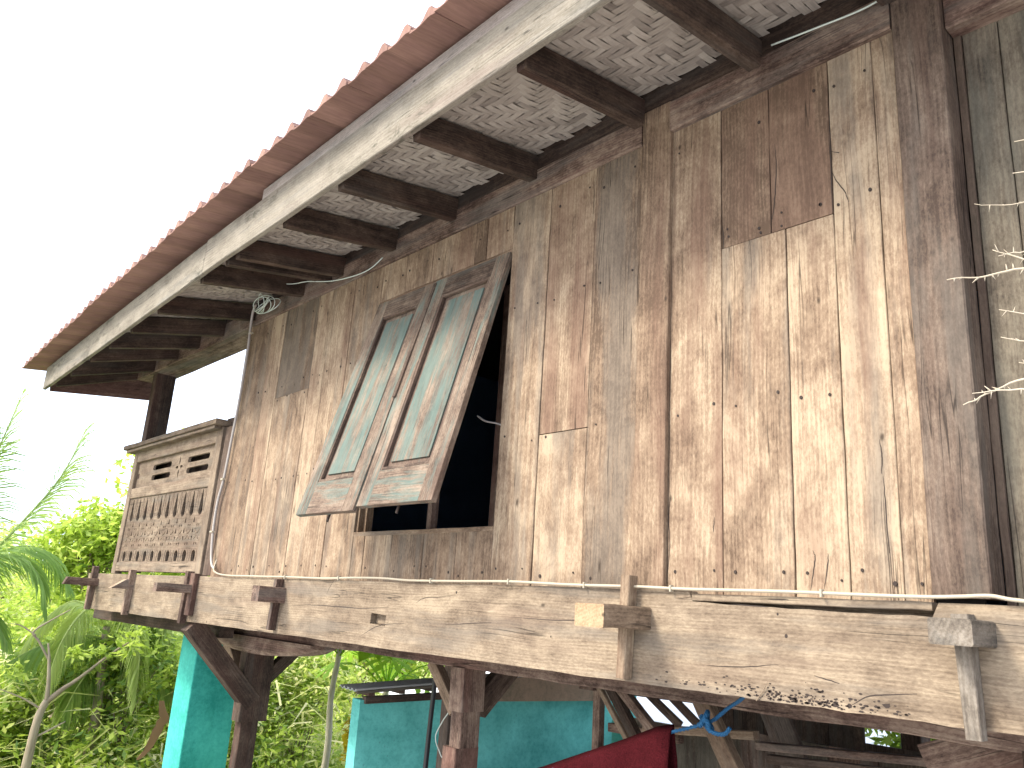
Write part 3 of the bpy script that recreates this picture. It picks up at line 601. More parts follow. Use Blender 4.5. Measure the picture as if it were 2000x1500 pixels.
# --- substructure
mb = MB()
for k in range(26): bar(mb, (-9.3 + 0, .12 + k * .125, 1.60), (1.2, .12 + k * .125, 1.60), .123, .03, (0, 0, 1), .002, .001, 1, rr(.4, .5, .3))
mb.build('floor_boards', M['dark'], H)
for x in (-9.12, -8.07, -6.61, -5.14, -3.7, -2.145, -.918):
    mb = MB(); bar(mb, (x, .14, 1.50), (x, 3.4, 1.50), .11, .14, (0, 0, 1), .004, .002, .5, rr(.4)); mb.build('floor_joist', M['dark'], H)
mb = MB(); bar(mb, (-7.2, .50, 1.335), (1.2, .50, 1.335), .14, .14, (0, 0, 1), .006, .004, .15, (.5, .6, .4)); mb.build('ledger_beam', M['brown'], H)
mb = MB(); bar(mb, (-9.95, .26, 1.29), (-6.62, .26, 1.30), .12, .13, (0, 0, 1), .005, .002, .3, (.3, .5, .3)); mb.build('ledger_beam', M['dark'], H)
mb = MB(); bar(mb, (-9.3, 3.2, 1.36), (1.2, 3.2, 1.36), .16, .18, (0, 0, 1), .005, .002, .3, (.3, .5, .3)); mb.build('ledger_beam', M['dark'], H)
# boat-shaped bolster on the first post
vs, fs, gs = [], [], []; n = 18; mb = MB()
for i in range(n + 1):
    u = i / n; x = -7.45 + 1.95 * u; hh = .03 + .10 * math.sin(math.pi * u) ** .6; zt = 1.262
    for (yy, zz) in ((.40, zt), (.40, zt - hh * .7), (.43, zt - hh), (.60, zt - hh), (.62, zt - hh * .7), (.62, zt)): vs.append((x, yy, zz)); gs.append((x + 3, yy, zz))
for i in range(n):
    for k in range(6): k2 = (k + 1) % 6; fs.append((i * 6 + k, i * 6 + k2, i * 6 + 6 + k2, i * 6 + 6 + k))
fs += [tuple(range(5, -1, -1)), tuple(n * 6 + k for k in range(6))]
mb.add(vs, fs, gs, (.5, .5, .4)); mb.build('bolster', M['brown'], H)
def stilt(x, y, w_, zs, mat, braces, base=0.0):
    mb = MB(); z0 = zs[0][0]
    for (za, zb_, hw, dx_, dy) in zs: bar(mb, (x + dx_, y + dy, za), (x + dx_, y + dy, zb_), hw[1], hw[0], (1, 0, 0), .005, .0015, .2, rr(.45, .55, .4))
    o = mb.build('stilt_post', mat, H)
    for (a, b_, w2, t2, up, m2) in braces:
        mb = MB(); bar(mb, a, b_, w2, t2, up, .004, .0015, .15, rr(.5, .6, .4)); mb.build('brace', m2, o)
    return o
stilt(-6.66, .575, .12, [(-1.2, .645, (.11, .15), -.03, 0), (.60, 1.17, (.13, .245), 0, 0)], M['dark'],
      [((-6.65, .56, .74), (-6.65, -.03, 1.335), .12, .15, (0, .7, .7), M['dark']), ((-6.72, .52, .84), (-7.12, .52, 1.2), .10, .10, (0, 0, 1), M['tan']),
       ((-6.66, .60, .86), (-6.66, .98, 1.22), .09, .10, (0, .7, .7), M['dark'])])
stilt(-3.83, .50, .12, [(-1.2, .84, (.12, .17), -.02, 0), (.84, 1.03, (.10, .14), 0, 0), (1.03, 1.265, (.12, .17), 0, 0)], M['brown'],
      [((-3.88, .47, 1.02), (-4.13, .47, 1.27), .06, .07, (0, 0, 1), M['tan']), ((-3.83, .58, 1.04), (-3.83, .86, 1.30), .07, .13, (0, .7, .7), M['dark'])])
for (x, y) in ((-.9, .5), (-2.4, 3.1), (-.9, 3.1)):
    stilt(x, y, .12, [(-1.2, 1.27, (.13, .15), 0, 0)], M['dark'], [])
pb = MB(); boxq(pb, -8.42, -8.02, .62, 1.08, -2.5, 1.42); p = pb.build('pillar', M['tealpost'], H); p['label'] = 'turquoise painted concrete pillar under the far end'
bv = p.modifiers.new('b', 'BEVEL'); bv.width = .012; bv.segments = 2

# ================================================================ cables on the wall
def clip(mb, c, ax=(1, 0, 0), r=.008):
    c = Vector(c); ax = Vector(ax); tube(mb, [c - ax * .006, c + ax * .006], r, 8)
C1 = [(-6.345, -.03, 1.83), (-6.33, -.05, 1.765), (-6.25, -.068, 1.735), (-6.06, -.072, 1.715), (-5.6, -.072, 1.714), (-5.1, -.072, 1.716), (-4.6, -.072, 1.715), (-4.25, -.074, 1.724), (-3.95, -.073, 1.726), (-3.7, -.073, 1.719), (-3.3, -.073, 1.722), (-2.9, -.073, 1.728), (-2.5, -.073, 1.722), (-2.14, -.08, 1.722), (-1.9, -.073, 1.719), (-1.5, -.073, 1.721), (-1.2, -.073, 1.718), (-1.03, -.073, 1.718), (-.93, -.075, 1.722), (-.85, -.078, 1.726), (-.78, -.076, 1.716), (-.6, -.074, 1.710), (.5, -.074, 1.710)]
cb = thing('electric_cable', 'cream cable clipped along the top of the sill beam', 'cable', C1[3])
mb = MB(); tube(mb, smooth_path(C1), .0062, 8); o = mb.build('sheath', M['cable'], cb, True)
for x in (-5.1, -4.42, -3.5, -2.9, -2.42, -1.97, -1.36): 
    mb = MB(); z = float(np.interp(x, [c[0] for c in C1], [c[2] for c in C1])); bar(mb, (x, -.073, z - .013), (x, -.073, z + .012), .022, .008, (1, 0, 0), .002, 0, .1); mb.build('clip', M['cable'], cb)
C2 = [(-6.20, -.10, 3.90), (-6.31, -.07, 3.87), (-6.37, -.045, 3.756), (-6.365, -.04, 3.527), (-6.40, -.03, 3.134), (-6.43, -.03, 2.791), (-6.46, -.03, 2.477), (-6.51, -.03, 2.293), (-6.51, -.03, 2.087), (-6.475, -.03, 1.90), (-6.42, -.035, 1.80), (-6.345, -.04, 1.76)]
cd = thing('electric_conduit', 'grey wiring conduit running down the left edge of the plank wall', 'conduit', C2[-1])
mb = MB(); tube(mb, smooth_path(C2), .011, 8); mb.build('pipe', M['greycable'], cd, True)
for (x, z) in ((-6.367, 3.70), (-6.462, 2.47), (-6.51, 2.05)):
    mb = MB(); bar(mb, (x - .022, -.036, z), (x + .022, -.036, z), .014, .026, (0, 1, 0), .002, 0, .1); mb.build('clip', M['cable'], cd)
mb = MB()
for k in range(7):
    pts = []; rx = random.uniform(.10, .15); rz = random.uniform(.045, .07); cx, cy, cz = -6.0 + random.uniform(-.02, .02), -.12 + random.uniform(-.03, .03), 3.84 + random.uniform(-.012, .012)
    for q in range(25):
        a = 2 * math.pi * q / 24; pts.append((cx + rx * math.cos(a) * 1.5, cy + .04 * math.sin(a + k) - .03 * math.cos(a), cz + rz * math.sin(a) - .02 * math.cos(a)))
    tube(mb, pts, .0035, 6)
tag(mb.build('cable_coil', M['wire'], None, True), 'loose coil of pale cable tucked under the eave above the conduit', 'cable')
mb = MB(); tube(mb, smooth_path([(-4.40, -.04, 3.82), (-4.50, -.06, 3.765), (-4.62, -.08, 3.745), (-4.85, -.09, 3.765), (-5.05, -.10, 3.80), (-5.25, -.14, 3.84), (-5.42, -.16, 3.86), (-5.6, -.18, 3.90)]), .004, 6)
tag(mb.build('loose_wire', M['wire'], None, True), 'thin pale wire drooping from the wall plate above the window', 'wire')
mb = MB(); tube(mb, smooth_path([(-.95, -.05, 3.925), (-1.10, -.05, 3.895), (-1.30, -.06, 3.905), (-1.5, -.06, 3.93)]), .004, 6)
tag(mb.build('loose_wire', M['wire'], None, True), 'short pale wire on the wall plate at the top near the corner post', 'wire')

# ================================================================ under the house
# turquoise hut behind, seen past the stilts
hut = thing('turquoise_shed_wall', 'low turquoise plastered shed wall with brown gable strip and a narrow sheet metal roof', 'shed', (-5.5, .87, -1)); hut.rotation_euler = (0, 0, R_(-8))
mb = MB(); boxq(mb, -5.64, -5.5, .87, 3.35, -2.5, .885); mb.build('wall', M['teal'], hut)
mb = MB()
gy0, gy1 = 1.72, 3.30
v = [(-5.36, gy0, .887), (-5.36, gy1, .887), (-5.36, gy1, 1.16), (-5.36, gy0, 1.03), (-5.6, gy0, .887), (-5.6, gy1, .887), (-5.6, gy1, 1.11), (-5.6, gy0, .995)]
mb.add(v, [(0, 1, 2, 3), (7, 6, 5, 4), (0, 4, 5, 1), (1, 5, 6, 2), (2, 6, 7, 3), (3, 7, 4, 0)], v); mb.build('gable', M['brownplaster'], hut)
def rz(y): return .955 + (y - .55) * .072
vs, fs, gs = [], [], []; nn = 24; mb = MB()
for i in range(nn + 1):
    x = -5.66 + .30 * i / nn; dz = .009 * math.sin(i * 1.1)
    for y in (.76, 2.25): vs.append((x, y, rz(y) + dz)); gs.append((y, x, 0))
for i in range(nn): fs.append((2 * i, 2 * i + 2, 2 * i + 3, 2 * i + 1))
mb.add(vs, fs, gs); ro = mb.build('roof_sheet', M['zinc'], hut); so = ro.modifiers.new('s', 'SOLIDIFY'); so.thickness = .006
mb = MB(); bar(mb, (-5.38, .78, rz(.78) - .020), (-5.38, 2.25, rz(2.25) - .022), .02, .020, (0, 0, 1), .002, .001, .3, (.5, .3, .5)); mb.build('verge_board', M['green'], hut)
for y in np.arange(.92, 2.2, .25):
    mb = MB(); bar(mb, (-5.65, y, rz(y) - .042), (-5.42, y, rz(y) - .042), .05, .04, (0, 0, 1), .003, .001, .5, rr(.5)); mb.build('purlin', M['dark'], hut)
mb = MB(); bar(mb, (-5.50, .90, rz(.7) - .080), (-5.50, 3.3, rz(.7) + .02), .06, .05, (0, 0, 1), .003, .001, .5, rr(.4)); mb.build('top_plate', M['dark'], hut)
# recessed darker turquoise wall and frames to the right of the hut
mb = MB(); boxq(mb, -6.1, -5.12, 3.50, 3.62, -1, 1.36); boxq(mb, -5.119, -4.10, 3.50, 3.62, -1, .66); tag(mb.build('rear_wall', M['teal'], None), 'dark turquoise back wall in shade behind the braces', 'wall')

def single(name, p0, p1, w_, t_, mat, label, cat, up=(0, 1, 0), rnd=(.5, .5, .5), group=None):
    mb = MB(); bar(mb, p0, p1, w_, t_, up, .004, .0015, .15, rnd); return tag(mb.build(name, mat, None), label, cat, group)

single('bamboo_pole', (-4.779, 1.0, 1.30), (-4.862, 1.0, -.6), .028, .028, M['blackpipe'], 'thin dark pole leaning in front of the turquoise hut', 'pole')
single('prop_post', (-4.683, 1.06, 1.30), (-4.70, 1.06, -.6), .09, .07, M['dark'], 'dark wooden prop beside the thin pole in front of the hut', 'post', rnd=(.6, .2, .5))
mb = MB(); tube(mb, smooth_path([(-4.66, 1.0, 1.15), (-4.584, .99, .95), (-4.64, .98, .85), (-4.69, .97, .743), (-4.64, .98, .65), (-4.575, .98, .572), (-4.56, .98, .3)]), .004, 6)
tag(mb.build('hanging_cord', M['wire'], None, True), 'thin cord hanging down over the dark wooden prop', 'cord')
# timber lean-to frame in the shade to the right
LT = thing('timber_rack', 'rough frame of crossed brown timbers standing in the shade under the house', 'rack', (-3.0, 1.2, 0))
def part(name, p0, p1, w_, t_, mat, up=(0, 1, 0), rnd=(.5, .5, .5), par=None):
    mb = MB(); bar(mb, p0, p1, w_, t_, up, .004, .0015, .15, rnd); return mb.build(name, mat, par or LT)
part('upright', (-3.565, 1.34, -.2), (-3.565, 1.34, 1.42), .06, .05, M['brown'], rnd=(.45, .6, .4))
part('head_block', (-3.60, 1.30, 1.16), (-3.60, 1.30, 1.30), .12, .10, M['brown'], rnd=(.5, .6, .4))
part('brace', (-3.27, 1.0, 1.215), (-3.00, 1.0, .905), .028, .03, M['tan'])
part('brace', (-3.31, 1.12, 1.24), (-3.02, 1.12, .88), .06, .05, M['dark'])
part('brace', (-3.10, .99, 1.225), (-2.80, .99, .985), .05, .05, M['brown'], rnd=(.6, .5, .5))
part('rail', (-3.50, 1.38, .955), (-2.98, 1.38, .965), .05, .05, M['brown'])
part('rail', (-2.97, 1.05, 1.035), (-2.30, 1.05, 1.095), .04, .055, M['tan'])
part('block', (-3.06, 1.2, 1.0), (-2.95, 1.2, 1.005), .07, .06, M['brown'])
for (a, b_) in (((-3.12, 1.18, 1.235), (-2.84, 1.18, 1.060)), ((-2.955, 1.18, 1.235), (-2.71, 1.18, 1.070))):
    part('batten', a, b_, .022, .045, M['dark'], (0, 0, 1))
part('batten', (-3.2, 1.2, 1.178), (-2.66, 1.2, 1.188), .01, .016, M['dark'])
part('upright', (-2.50, .80, 1.35), (-2.10, .80, .70), .085, .06, M['tan'], rnd=(.42, .62, .5))
for i, (xa, v) in enumerate(((-2.62, .35), (-2.36, .5), (-2.10, .42), (-1.84, .5), (-1.58, .4), (-1.32, .5), (-1.06, .42))):
    part('back_board', (xa, 1.62, -.2), (xa, 1.62, 1.03 - .0 * i), .255, .02, M['green'] if i % 2 else M['brown'], rnd=(v - .2, .4, .3))
part('shelf_board', (-2.32, 1.10, 1.045), (-1.30, 1.14, 1.115), .06, .035, M['brown'], (0, 0, 1), (.35, .4, .4))
part('shelf_board', (-2.30, 1.16, .985), (-1.30, 1.20, 1.045), .05, .04, M['dark'], (0, 0, 1))
part('upright', (-2.44, 1.30, 1.38), (-2.12, 1.30, .70), .15, .03, M['brown'], rnd=(.2, .3, .2))
part('back_board', (-3.15, 1.70, .60), (-3.15, 1.70, .985), .9, .02, M['green'], rnd=(.3, .3, .3))
mb = MB()
for k in range(20):
    xa = -3.95 + k * .25
    if -2.62 < xa + .125 < -2.05:
        plank(mb, xa, xa + .25, -.2, .90, 3.02, .02, rr(.4, .4, .3)); plank(mb, xa, xa + .25, 1.03, 1.42, 3.02, .02, rr(.4, .4, .3))
    else: plank(mb, xa, xa + .25, -.2, 1.42, 3.02, .02, rr(.4, .4, .3))
mb.build('rear_boarding', M['dark'], H)
BP = thing('broad_plank', 'broad reddish brown plank wedged under the sill beam at the right', 'plank', (-1.1, .7, .9))
part('board', (-1.31, .62, 1.10), (-.74, .62, 1.335), .26, .05, M['brown'], rnd=(.5, .75, .3), par=BP)
mb = MB(); boxq(mb, -.80, -.30, .70, 1.2, -.2, 1.36); tag(mb.build('concrete_pier', M['concrete'], None), 'grey concrete pier at the right edge below the sill beam', 'pier')
# neighbouring pale roof seen through the battens
mb = MB(); vs, fs, gs = [], [], []
for i in range(61):
    y = 4.3 + 4.2 * i / 60
    for x in (-10.5, -3.2): vs.append((x, y, .36 + (y - 4.3) * .16 + .015 * math.sin(i * 2.1))); gs.append((x, y, 0))
for i in range(60): fs.append((2 * i, 2 * i + 1, 2 * i + 3, 2 * i + 2))
mb.add(vs, fs, gs); NR = thing('neighbour_roof', 'bright white sheet roof glimpsed through the dark battens', 'roof', (-6.8, 6, 0)); o = mb.build('roof_sheet', M['whitesheet'], NR)
so = o.modifiers.new('s', 'SOLIDIFY'); so.thickness = .01
mb = MB()
for (x, y) in ((-10.3, 4.5), (-3.4, 4.5), (-10.3, 8.3), (-3.4, 8.3)): bar(mb, (x, y, -.5), (x, y, .36 + (y - 4.3) * .16 - .02), .1, .1, (1, 0, 0))
mb.build('post', M['dark'], NR)

# --- red towel over a blue rope
RP = [(-1.70, -.0, 1.372), (-1.77, .10, 1.345), (-1.872, .15, 1.291), (-1.952, .15, 1.235), (-2.117, .15, 1.178), (-2.208, .15, 1.156), (-2.367, .15, 1.088), (-2.536, .15, 1.022), (-2.715, .15, .952), (-2.84, .15, .902), (-3.3, .18, .74), (-3.86, .40, .62)]
rope = thing('blue_rope', 'knotted blue rope tied up to the sill beam and holding the red towel', 'rope', RP[0])
def twist(mb, pts, r, k=3, pitch=.035):
    pts = smooth_path(pts, 10); L = 0; rails = [[] for _ in range(k)]
    for i, p in enumerate(pts):
        if i: L += (p - pts[i - 1]).length
        d = (pts[min(i + 1, len(pts) - 1)] - pts[max(i - 1, 0)]).normalized(); s = d.cross(Vector((0, 1, 0.01))).normalized(); u = s.cross(d)
        for q in range(k): a = 2 * math.pi * (q / k + L / pitch); rails[q].append(p + (s * math.cos(a) + u * math.sin(a)) * r * .5)
    for rl in rails: tube(mb, rl, r * .55, 5)
mb = MB(); twist(mb, RP, .0085); mb.build('line', M['rope'], rope, True)
mb = MB()
twist(mb, [(-1.99, .14, 1.222), (-1.965, .115, 1.225), (-1.945, .12, 1.262), (-1.965, .16, 1.268), (-1.975, .175, 1.235), (-1.95, .165, 1.212), (-1.93, .12, 1.222)], .010)
twist(mb, [(-1.955, .12, 1.25), (-1.93, .11, 1.235), (-1.94, .14, 1.205), (-1.98, .15, 1.235), (-1.965, .12, 1.255)], .010)
mb.build('knot', M['rope'], rope, True)
mb = MB(); twist(mb, [(-1.955, .13, 1.235), (-1.935, .12, 1.213), (-1.90, .12, 1.202), (-1.865, .125, 1.206), (-1.846, .13, 1.230)], .0085); mb.build('tail', M['rope'], rope, True)
mb = MB(); nu, nv = 60, 26; vs, fs, gs = [], [], []
xs_ = [p[0] for p in RP][::-1]; zs_ = [p[2] for p in RP][::-1]
for i in range(nu + 1):
    x = -2.125 - .86 * i / nu; z = float(np.interp(x, xs_, zs_))
    for j in range(-nv, nv + 1):
        t_ = abs(j) / nv; side = -1 if j < 0 else 1; dz = .62 * t_
        fold = .018 * math.sin(x * 26 + side) * min(1, t_ * 2.5) + .010 * math.sin(x * 55 + 2 * side + t_ * 2) * t_
        y = .15 + side * (.012 + .02 * min(1, t_ * 5)) + fold
        vs.append((x - .02 * t_ * math.sin(i * .2), y, z + .028 - .014 * min(1, t_ * 16) - dz)); gs.append((x, y, z))
m_ = 2 * nv + 1
for i in range(nu):
    for j in range(m_ - 1): fs.append((i * m_ + j, i * m_ + j + 1, (i + 1) * m_ + j + 1, (i + 1) * m_ + j))
mb.add(vs, fs, gs); o = tag(mb.build('towel', M['towel'], None, True), 'dark red terry towel hanging over the blue rope', 'towel')
so = o.modifiers.new('s', 'SOLIDIFY'); so.thickness = .008

CRW = [[(-1.437, 1.727), (-1.426, 1.788), (-1.416, 1.839), (-1.423, 1.866)], [(-1.296, 3.375), (-1.26, 3.349), (-1.252, 3.313)], [(-1.295, 3.297), (-1.281, 3.248), (-1.248, 3.183), (-1.235, 3.135)], [(-1.172, 2.231), (-1.168, 2.174), (-1.172, 2.114)], [(-1.529, 3.506), (-1.525, 3.387), (-1.538, 3.231), (-1.556, 3.146)], [(-2.031, 2.107), (-2.04, 2.003), (-2.033, 1.901), (-2.043, 1.74)], [(-1.295, 3.59), (-1.296, 3.364), (-1.298, 3.126)], [(-1.167, 2.106), (-1.165, 1.987), (-1.162, 1.855)], [(-1.777, 3.218), (-1.775, 3.111)], [(-1.387, 1.737), (-1.373, 1.805), (-1.368, 1.856)], [(-1.823, 1.995), (-1.828, 1.937)], [(-1.061, 2.782), (-1.06, 2.715)]]
CRB = [[(-4.485, 1.716), (-4.534, 1.67), (-4.566, 1.623)], [(-5.055, 1.534), (-4.66, 1.553), (-4.19, 1.554), (-3.88, 1.572)], [(-3.636, 1.603), (-3.559, 1.632), (-3.345, 1.647)], [(-4.156, 1.395), (-3.961, 1.471), (-3.721, 1.495)], [(-3.368, 1.509), (-3.018, 1.537)], [(-1.404, 1.457), (-1.318, 1.442)], [(-1.288, 1.377), (-1.221, 1.415), (-1.081, 1.438)], [(-1.71, 1.672), (-1.566, 1.668)], [(-2.878, 1.57), (-2.55, 1.571), (-2.262, 1.594)], [(-1.819, 1.452), (-1.691, 1.458), (-1.532, 1.48)], [(-1.566, 1.694), (-1.488, 1.694)]]
for nm, lst, yy in (('wall_crack', CRW, -.0032), ('beam_crack', CRB, -.0602)):
    mb = MB()
    for l in lst:
        P_ = smooth_path([(x, yy, z) for x, z in l], 6); P_ = [p + Vector((random.uniform(-.0012, .0012), 0, random.uniform(-.0012, .0012))) for p in P_]; n = len(P_)
        for i in range(n - 1):
            a, b_ = P_[i], P_[i + 1]; d = (b_ - a).normalized(); q = Vector((-d.z, 0, d.x)); w0 = .0017 * math.sin(math.pi * (i + .3) / n) + .0003; w1 = .0017 * math.sin(math.pi * (i + 1.3) / (n + .6)) + .0003
            mb.add([a - q * w0, a + q * w0, b_ + q * w1, b_ - q * w1], [(0, 1, 2, 3), (3, 2, 1, 0)][:1], [a] * 4)
    mb.build(nm, M['iron'], H)['kind'] = 'stuff'
# --- splinters sticking out of the beam's lower edge
SP = MB()
for (a, b_) in (((-1.615, -.064, 1.356), (-1.565, -.070, 1.428)),): tube(SP, [a, ((Vector(a) + Vector(b_)) / 2) + Vector((.004, 0, 0)), b_], [.0022, .0018, .001], 5)
SP.build('splinter', M['tan'], H)['kind'] = 'stuff'

# --- dry twigs reaching in at the right
TW_ = thing('dry_shrub', 'leafless pale thorny twigs reaching in from the right in front of the mossy wall', 'shrub', (.45, -.35, 0))
mb = MB(); trunk = smooth_path([(.45, -.35, -.02), (.42, -.38, .8), (.36, -.42, 1.6), (.26, -.46, 2.2), (.2, -.46, 2.8), (.22, -.44, 3.3)]); tube(mb, trunk, [.022 * (1 - .8 * i / len(trunk)) for i in range(len(trunk))], 7); mb.build('stem', M['twig'], TW_, True)
def twigp(pts, r):
    mb = MB(); pp = smooth_path(pts, 5); pp = [p + Vector((random.uniform(-.002, .002), 0, random.uniform(-.002, .002))) for p in pp]; n = len(pp)
    tube(mb, pp, [r * (1 - .8 * i / n) for i in range(n)], 5)
    for i in range(2, n - 1, 1):
        if random.random() < .75:
            d = Vector((random.uniform(-1, .2), random.uniform(-.4, .4), random.choice((-1, 1)) * random.uniform(.3, .9))).normalized() * random.uniform(.006, .022)
            tube(mb, [pp[i], pp[i] + d], [r * .45, r * .1], 4)
    mb.build('twig', M['twig'], TW_, True)
for pts, r in (([(.30, -.44, 2.05), (-.1, -.52, 2.25), (-.40, -.56, 2.42), (-.55, -.57, 2.482), (-.63, -.59, 2.478), (-.71, -.62, 2.482)], .006),
               ([(-.48, -.56, 2.455), (-.55, -.57, 2.51), (-.61, -.585, 2.545)], .0035), ([(-.42, -.56, 2.52), (-.52, -.57, 2.525), (-.60, -.58, 2.53)], .003),
               ([(.28, -.45, 1.95), (-.2, -.53, 2.10), (-.45, -.565, 2.19), (-.57, -.58, 2.205), (-.64, -.59, 2.18), (-.70, -.61, 2.15)], .006),
               ([(-.42, -.56, 2.18), (-.52, -.57, 2.235), (-.58, -.58, 2.245)], .003), ([(-.45, -.56, 2.15), (-.58, -.585, 2.178), (-.68, -.6, 2.181)], .0035),
               ([(.2, -.46, 2.2), (-.3, -.54, 2.32), (-.52, -.57, 2.355), (-.61, -.585, 2.385)], .0035), ([(.2, -.46, 2.1), (-.3, -.54, 2.25), (-.53, -.57, 2.29), (-.61, -.59, 2.312)], .004),
               ([(.22, -.44, 2.5), (-.2, -.52, 2.6), (-.48, -.56, 2.655), (-.56, -.575, 2.657), (-.64, -.59, 2.68)], .003), ([(.22, -.44, 2.6), (-.3, -.54, 2.70), (-.55, -.57, 2.745)], .004),
               ([(.22, -.44, 2.7), (-.3, -.54, 2.80), (-.54, -.57, 2.83)], .004)): twigp(pts, r)

# ================================================================ terrain and vegetation
def hgt(x, y):
    s = -x * .9 + y * .42
    h = np.interp(s, [-60, 6.2, 9.3, 14, 17, 22, 30, 42, 70, 400], [0, 0, -1.5, -2.2, -2.1, -1.2, .6, 2.0, 2.6, 6])
    f = max(0.0, min(1.0, (s - 8) / 6))
    return float(h) + f * (.35 * math.sin(x * .31 + y * .2) + .3 * math.sin(y * .27 - x * .11))
mb = MB(); gx = sorted(set(list(np.linspace(-60, 20, 81)) + [-1500, -700, -350, -180, -100, 60, 200, 800])); gy = sorted(set(list(np.linspace(-30, 50, 81)) + [-1000, -400, -150, -60, 100, 200, 400, 1200]))
vs = [(x, y, hgt(x, y)) for x in gx for y in gy]; ny_ = len(gy)
mb.add(vs, [(i * ny_ + j, (i + 1) * ny_ + j, (i + 1) * ny_ + j + 1, i * ny_ + j + 1) for i in range(len(gx) - 1) for j in range(ny_ - 1)], vs)
tag(mb.build('ground', M['soil_bounce'], None, True), kind='structure')

def leafcloud(name, pts, size, mats, parent, aspect=.42, bias=None, flat=.0, shade=None):
    """one small folded leaf per point; pts (n, 3)"""
    n = len(pts); ang = rng.uniform(0, 2 * np.pi, n); el = rng.normal(-.25, .5, n)
    d = np.stack([np.cos(ang) * np.cos(el), np.sin(ang) * np.cos(el), np.sin(el)], 1)
    up = rng.normal(0, .6, (n, 3)) + [0, 0, 1]; s = np.cross(d, up); s /= np.linalg.norm(s, axis=1)[:, None] + 1e-9; nn = np.cross(s, d)
    L = size * rng.uniform(.6, 1.3, n)[:, None]; W = L * aspect * .5
    a = pts; b_ = pts + d * L * .45 + s * W - nn * W * .3; c = pts + d * L; e = pts + d * L * .45 - s * W - nn * W * .3
    V = np.stack([a, b_, c, e], 1).reshape(-1, 3); me = bpy.data.meshes.new(name)
    me.vertices.add(4 * n); me.vertices.foreach_set('co', V.astype('f').ravel()); me.loops.add(4 * n); me.loops.foreach_set('vertex_index', np.arange(4 * n, dtype='i'))
    me.polygons.add(n); me.polygons.foreach_set('loop_start', np.arange(0, 4 * n, 4, dtype='i')); me.polygons.foreach_set('loop_total', np.full(n, 4, 'i'))
    for m in mats: me.materials.append(m)
    if len(mats) > 1: me.polygons.foreach_set('material_index', (rng.random(n) ** 1.5 * len(mats)).astype('i').clip(0, len(mats) - 1))
    r = np.clip(rng.normal(.5, .2, n) + (0 if bias is None else bias), 0, 1); colr = np.stack([r, r, r, np.ones(n)], 1).repeat(4, 0)
    ca = me.attributes.new('rnd', 'FLOAT_COLOR', 'CORNER'); ca.data.foreach_set('color', colr.astype('f').ravel())
    me.update(calc_edges=True); return link(name, me, parent)
def blobpts(blobs, n, clump=.18):
    tot = sum(b_[1] ** 2 for b_ in blobs); out = []; bi = []
    for c, r in blobs:
        k = max(6, int(n * r * r / tot)); nc = max(3, k // 14); q = rng.normal(0, 1, (nc, 3)); q /= np.linalg.norm(q, axis=1)[:, None]
        rad = r * rng.uniform(.25, 1.08, nc) ** .6; cc = np.array(c) + q * rad[:, None] * [1, 1, .8]
        idx = rng.integers(0, nc, k); out.append(cc[idx] + rng.normal(0, clump * r ** .5, (k, 3)) * [1, 1, .6]); tone = rng.normal(0, .12, nc); bi.append(tone[idx])
    return np.concatenate(out), np.concatenate(bi)
def tree(name, label, cat, x, y, blobs, n, size, mats, trunk_r=.07, group=None, bark='bark', lean=0, aspect=.42, clump=.18):
    z = hgt(x, y) - .1; t0 = thing(name, label, cat, (x, y, z), group)
    cz = sum(b_[0][2] for b_ in blobs) / len(blobs); cx = sum(b_[0][0] for b_ in blobs) / len(blobs); cy = sum(b_[0][1] for b_ in blobs) / len(blobs)
    top = Vector((cx, cy, cz)); base = Vector((x, y, z)); mid = base.lerp(top, .5) + Vector((random.uniform(-.15, .15), random.uniform(-.15, .15), 0))
    mb = MB(); P_ = smooth_path([base, mid, top]); tube(mb, P_, [trunk_r * (1.15 - .75 * i / len(P_)) for i in range(len(P_))], 7, rr()); mb.build('trunk', M[bark], t0, True)
    for c, r in blobs[:9]:
        mb = MB(); s0 = base.lerp(top, random.uniform(.45, .95)); e = Vector(c); m_ = s0.lerp(e, .5) + Vector((0, 0, .12)); P_ = smooth_path([s0, m_, e], 4)
        tube(mb, P_, [trunk_r * (.5 - .38 * i / len(P_)) for i in range(len(P_))], 5, rr()); mb.build('limb', M[bark], t0, True)
    p, bi = blobpts(blobs, n, clump); leafcloud('crown', p, size, mats, t0, aspect, bi); return t0
def dirn(px):   # horizontal heading from the viewpoint for a bearing given in picture-independent degrees
    a = R_(px); return (math.cos(a), math.sin(a))
def place(bearing, dist): c, s = dirn(bearing); return (c * dist, -2.7 + s * dist)
def mkblobs(cx, cy, cz, R, n, zf=.75, rs=(.38, .62)):
    out = []
    for _ in range(n):
        q = np.array([random.gauss(0, 1) for _ in range(3)]); q /= np.linalg.norm(q); k = random.uniform(.35, .8) * R
        out.append(((cx + q[0] * k, cy + q[1] * k, cz + q[2] * k * zf), R * random.uniform(*rs)))
    return out
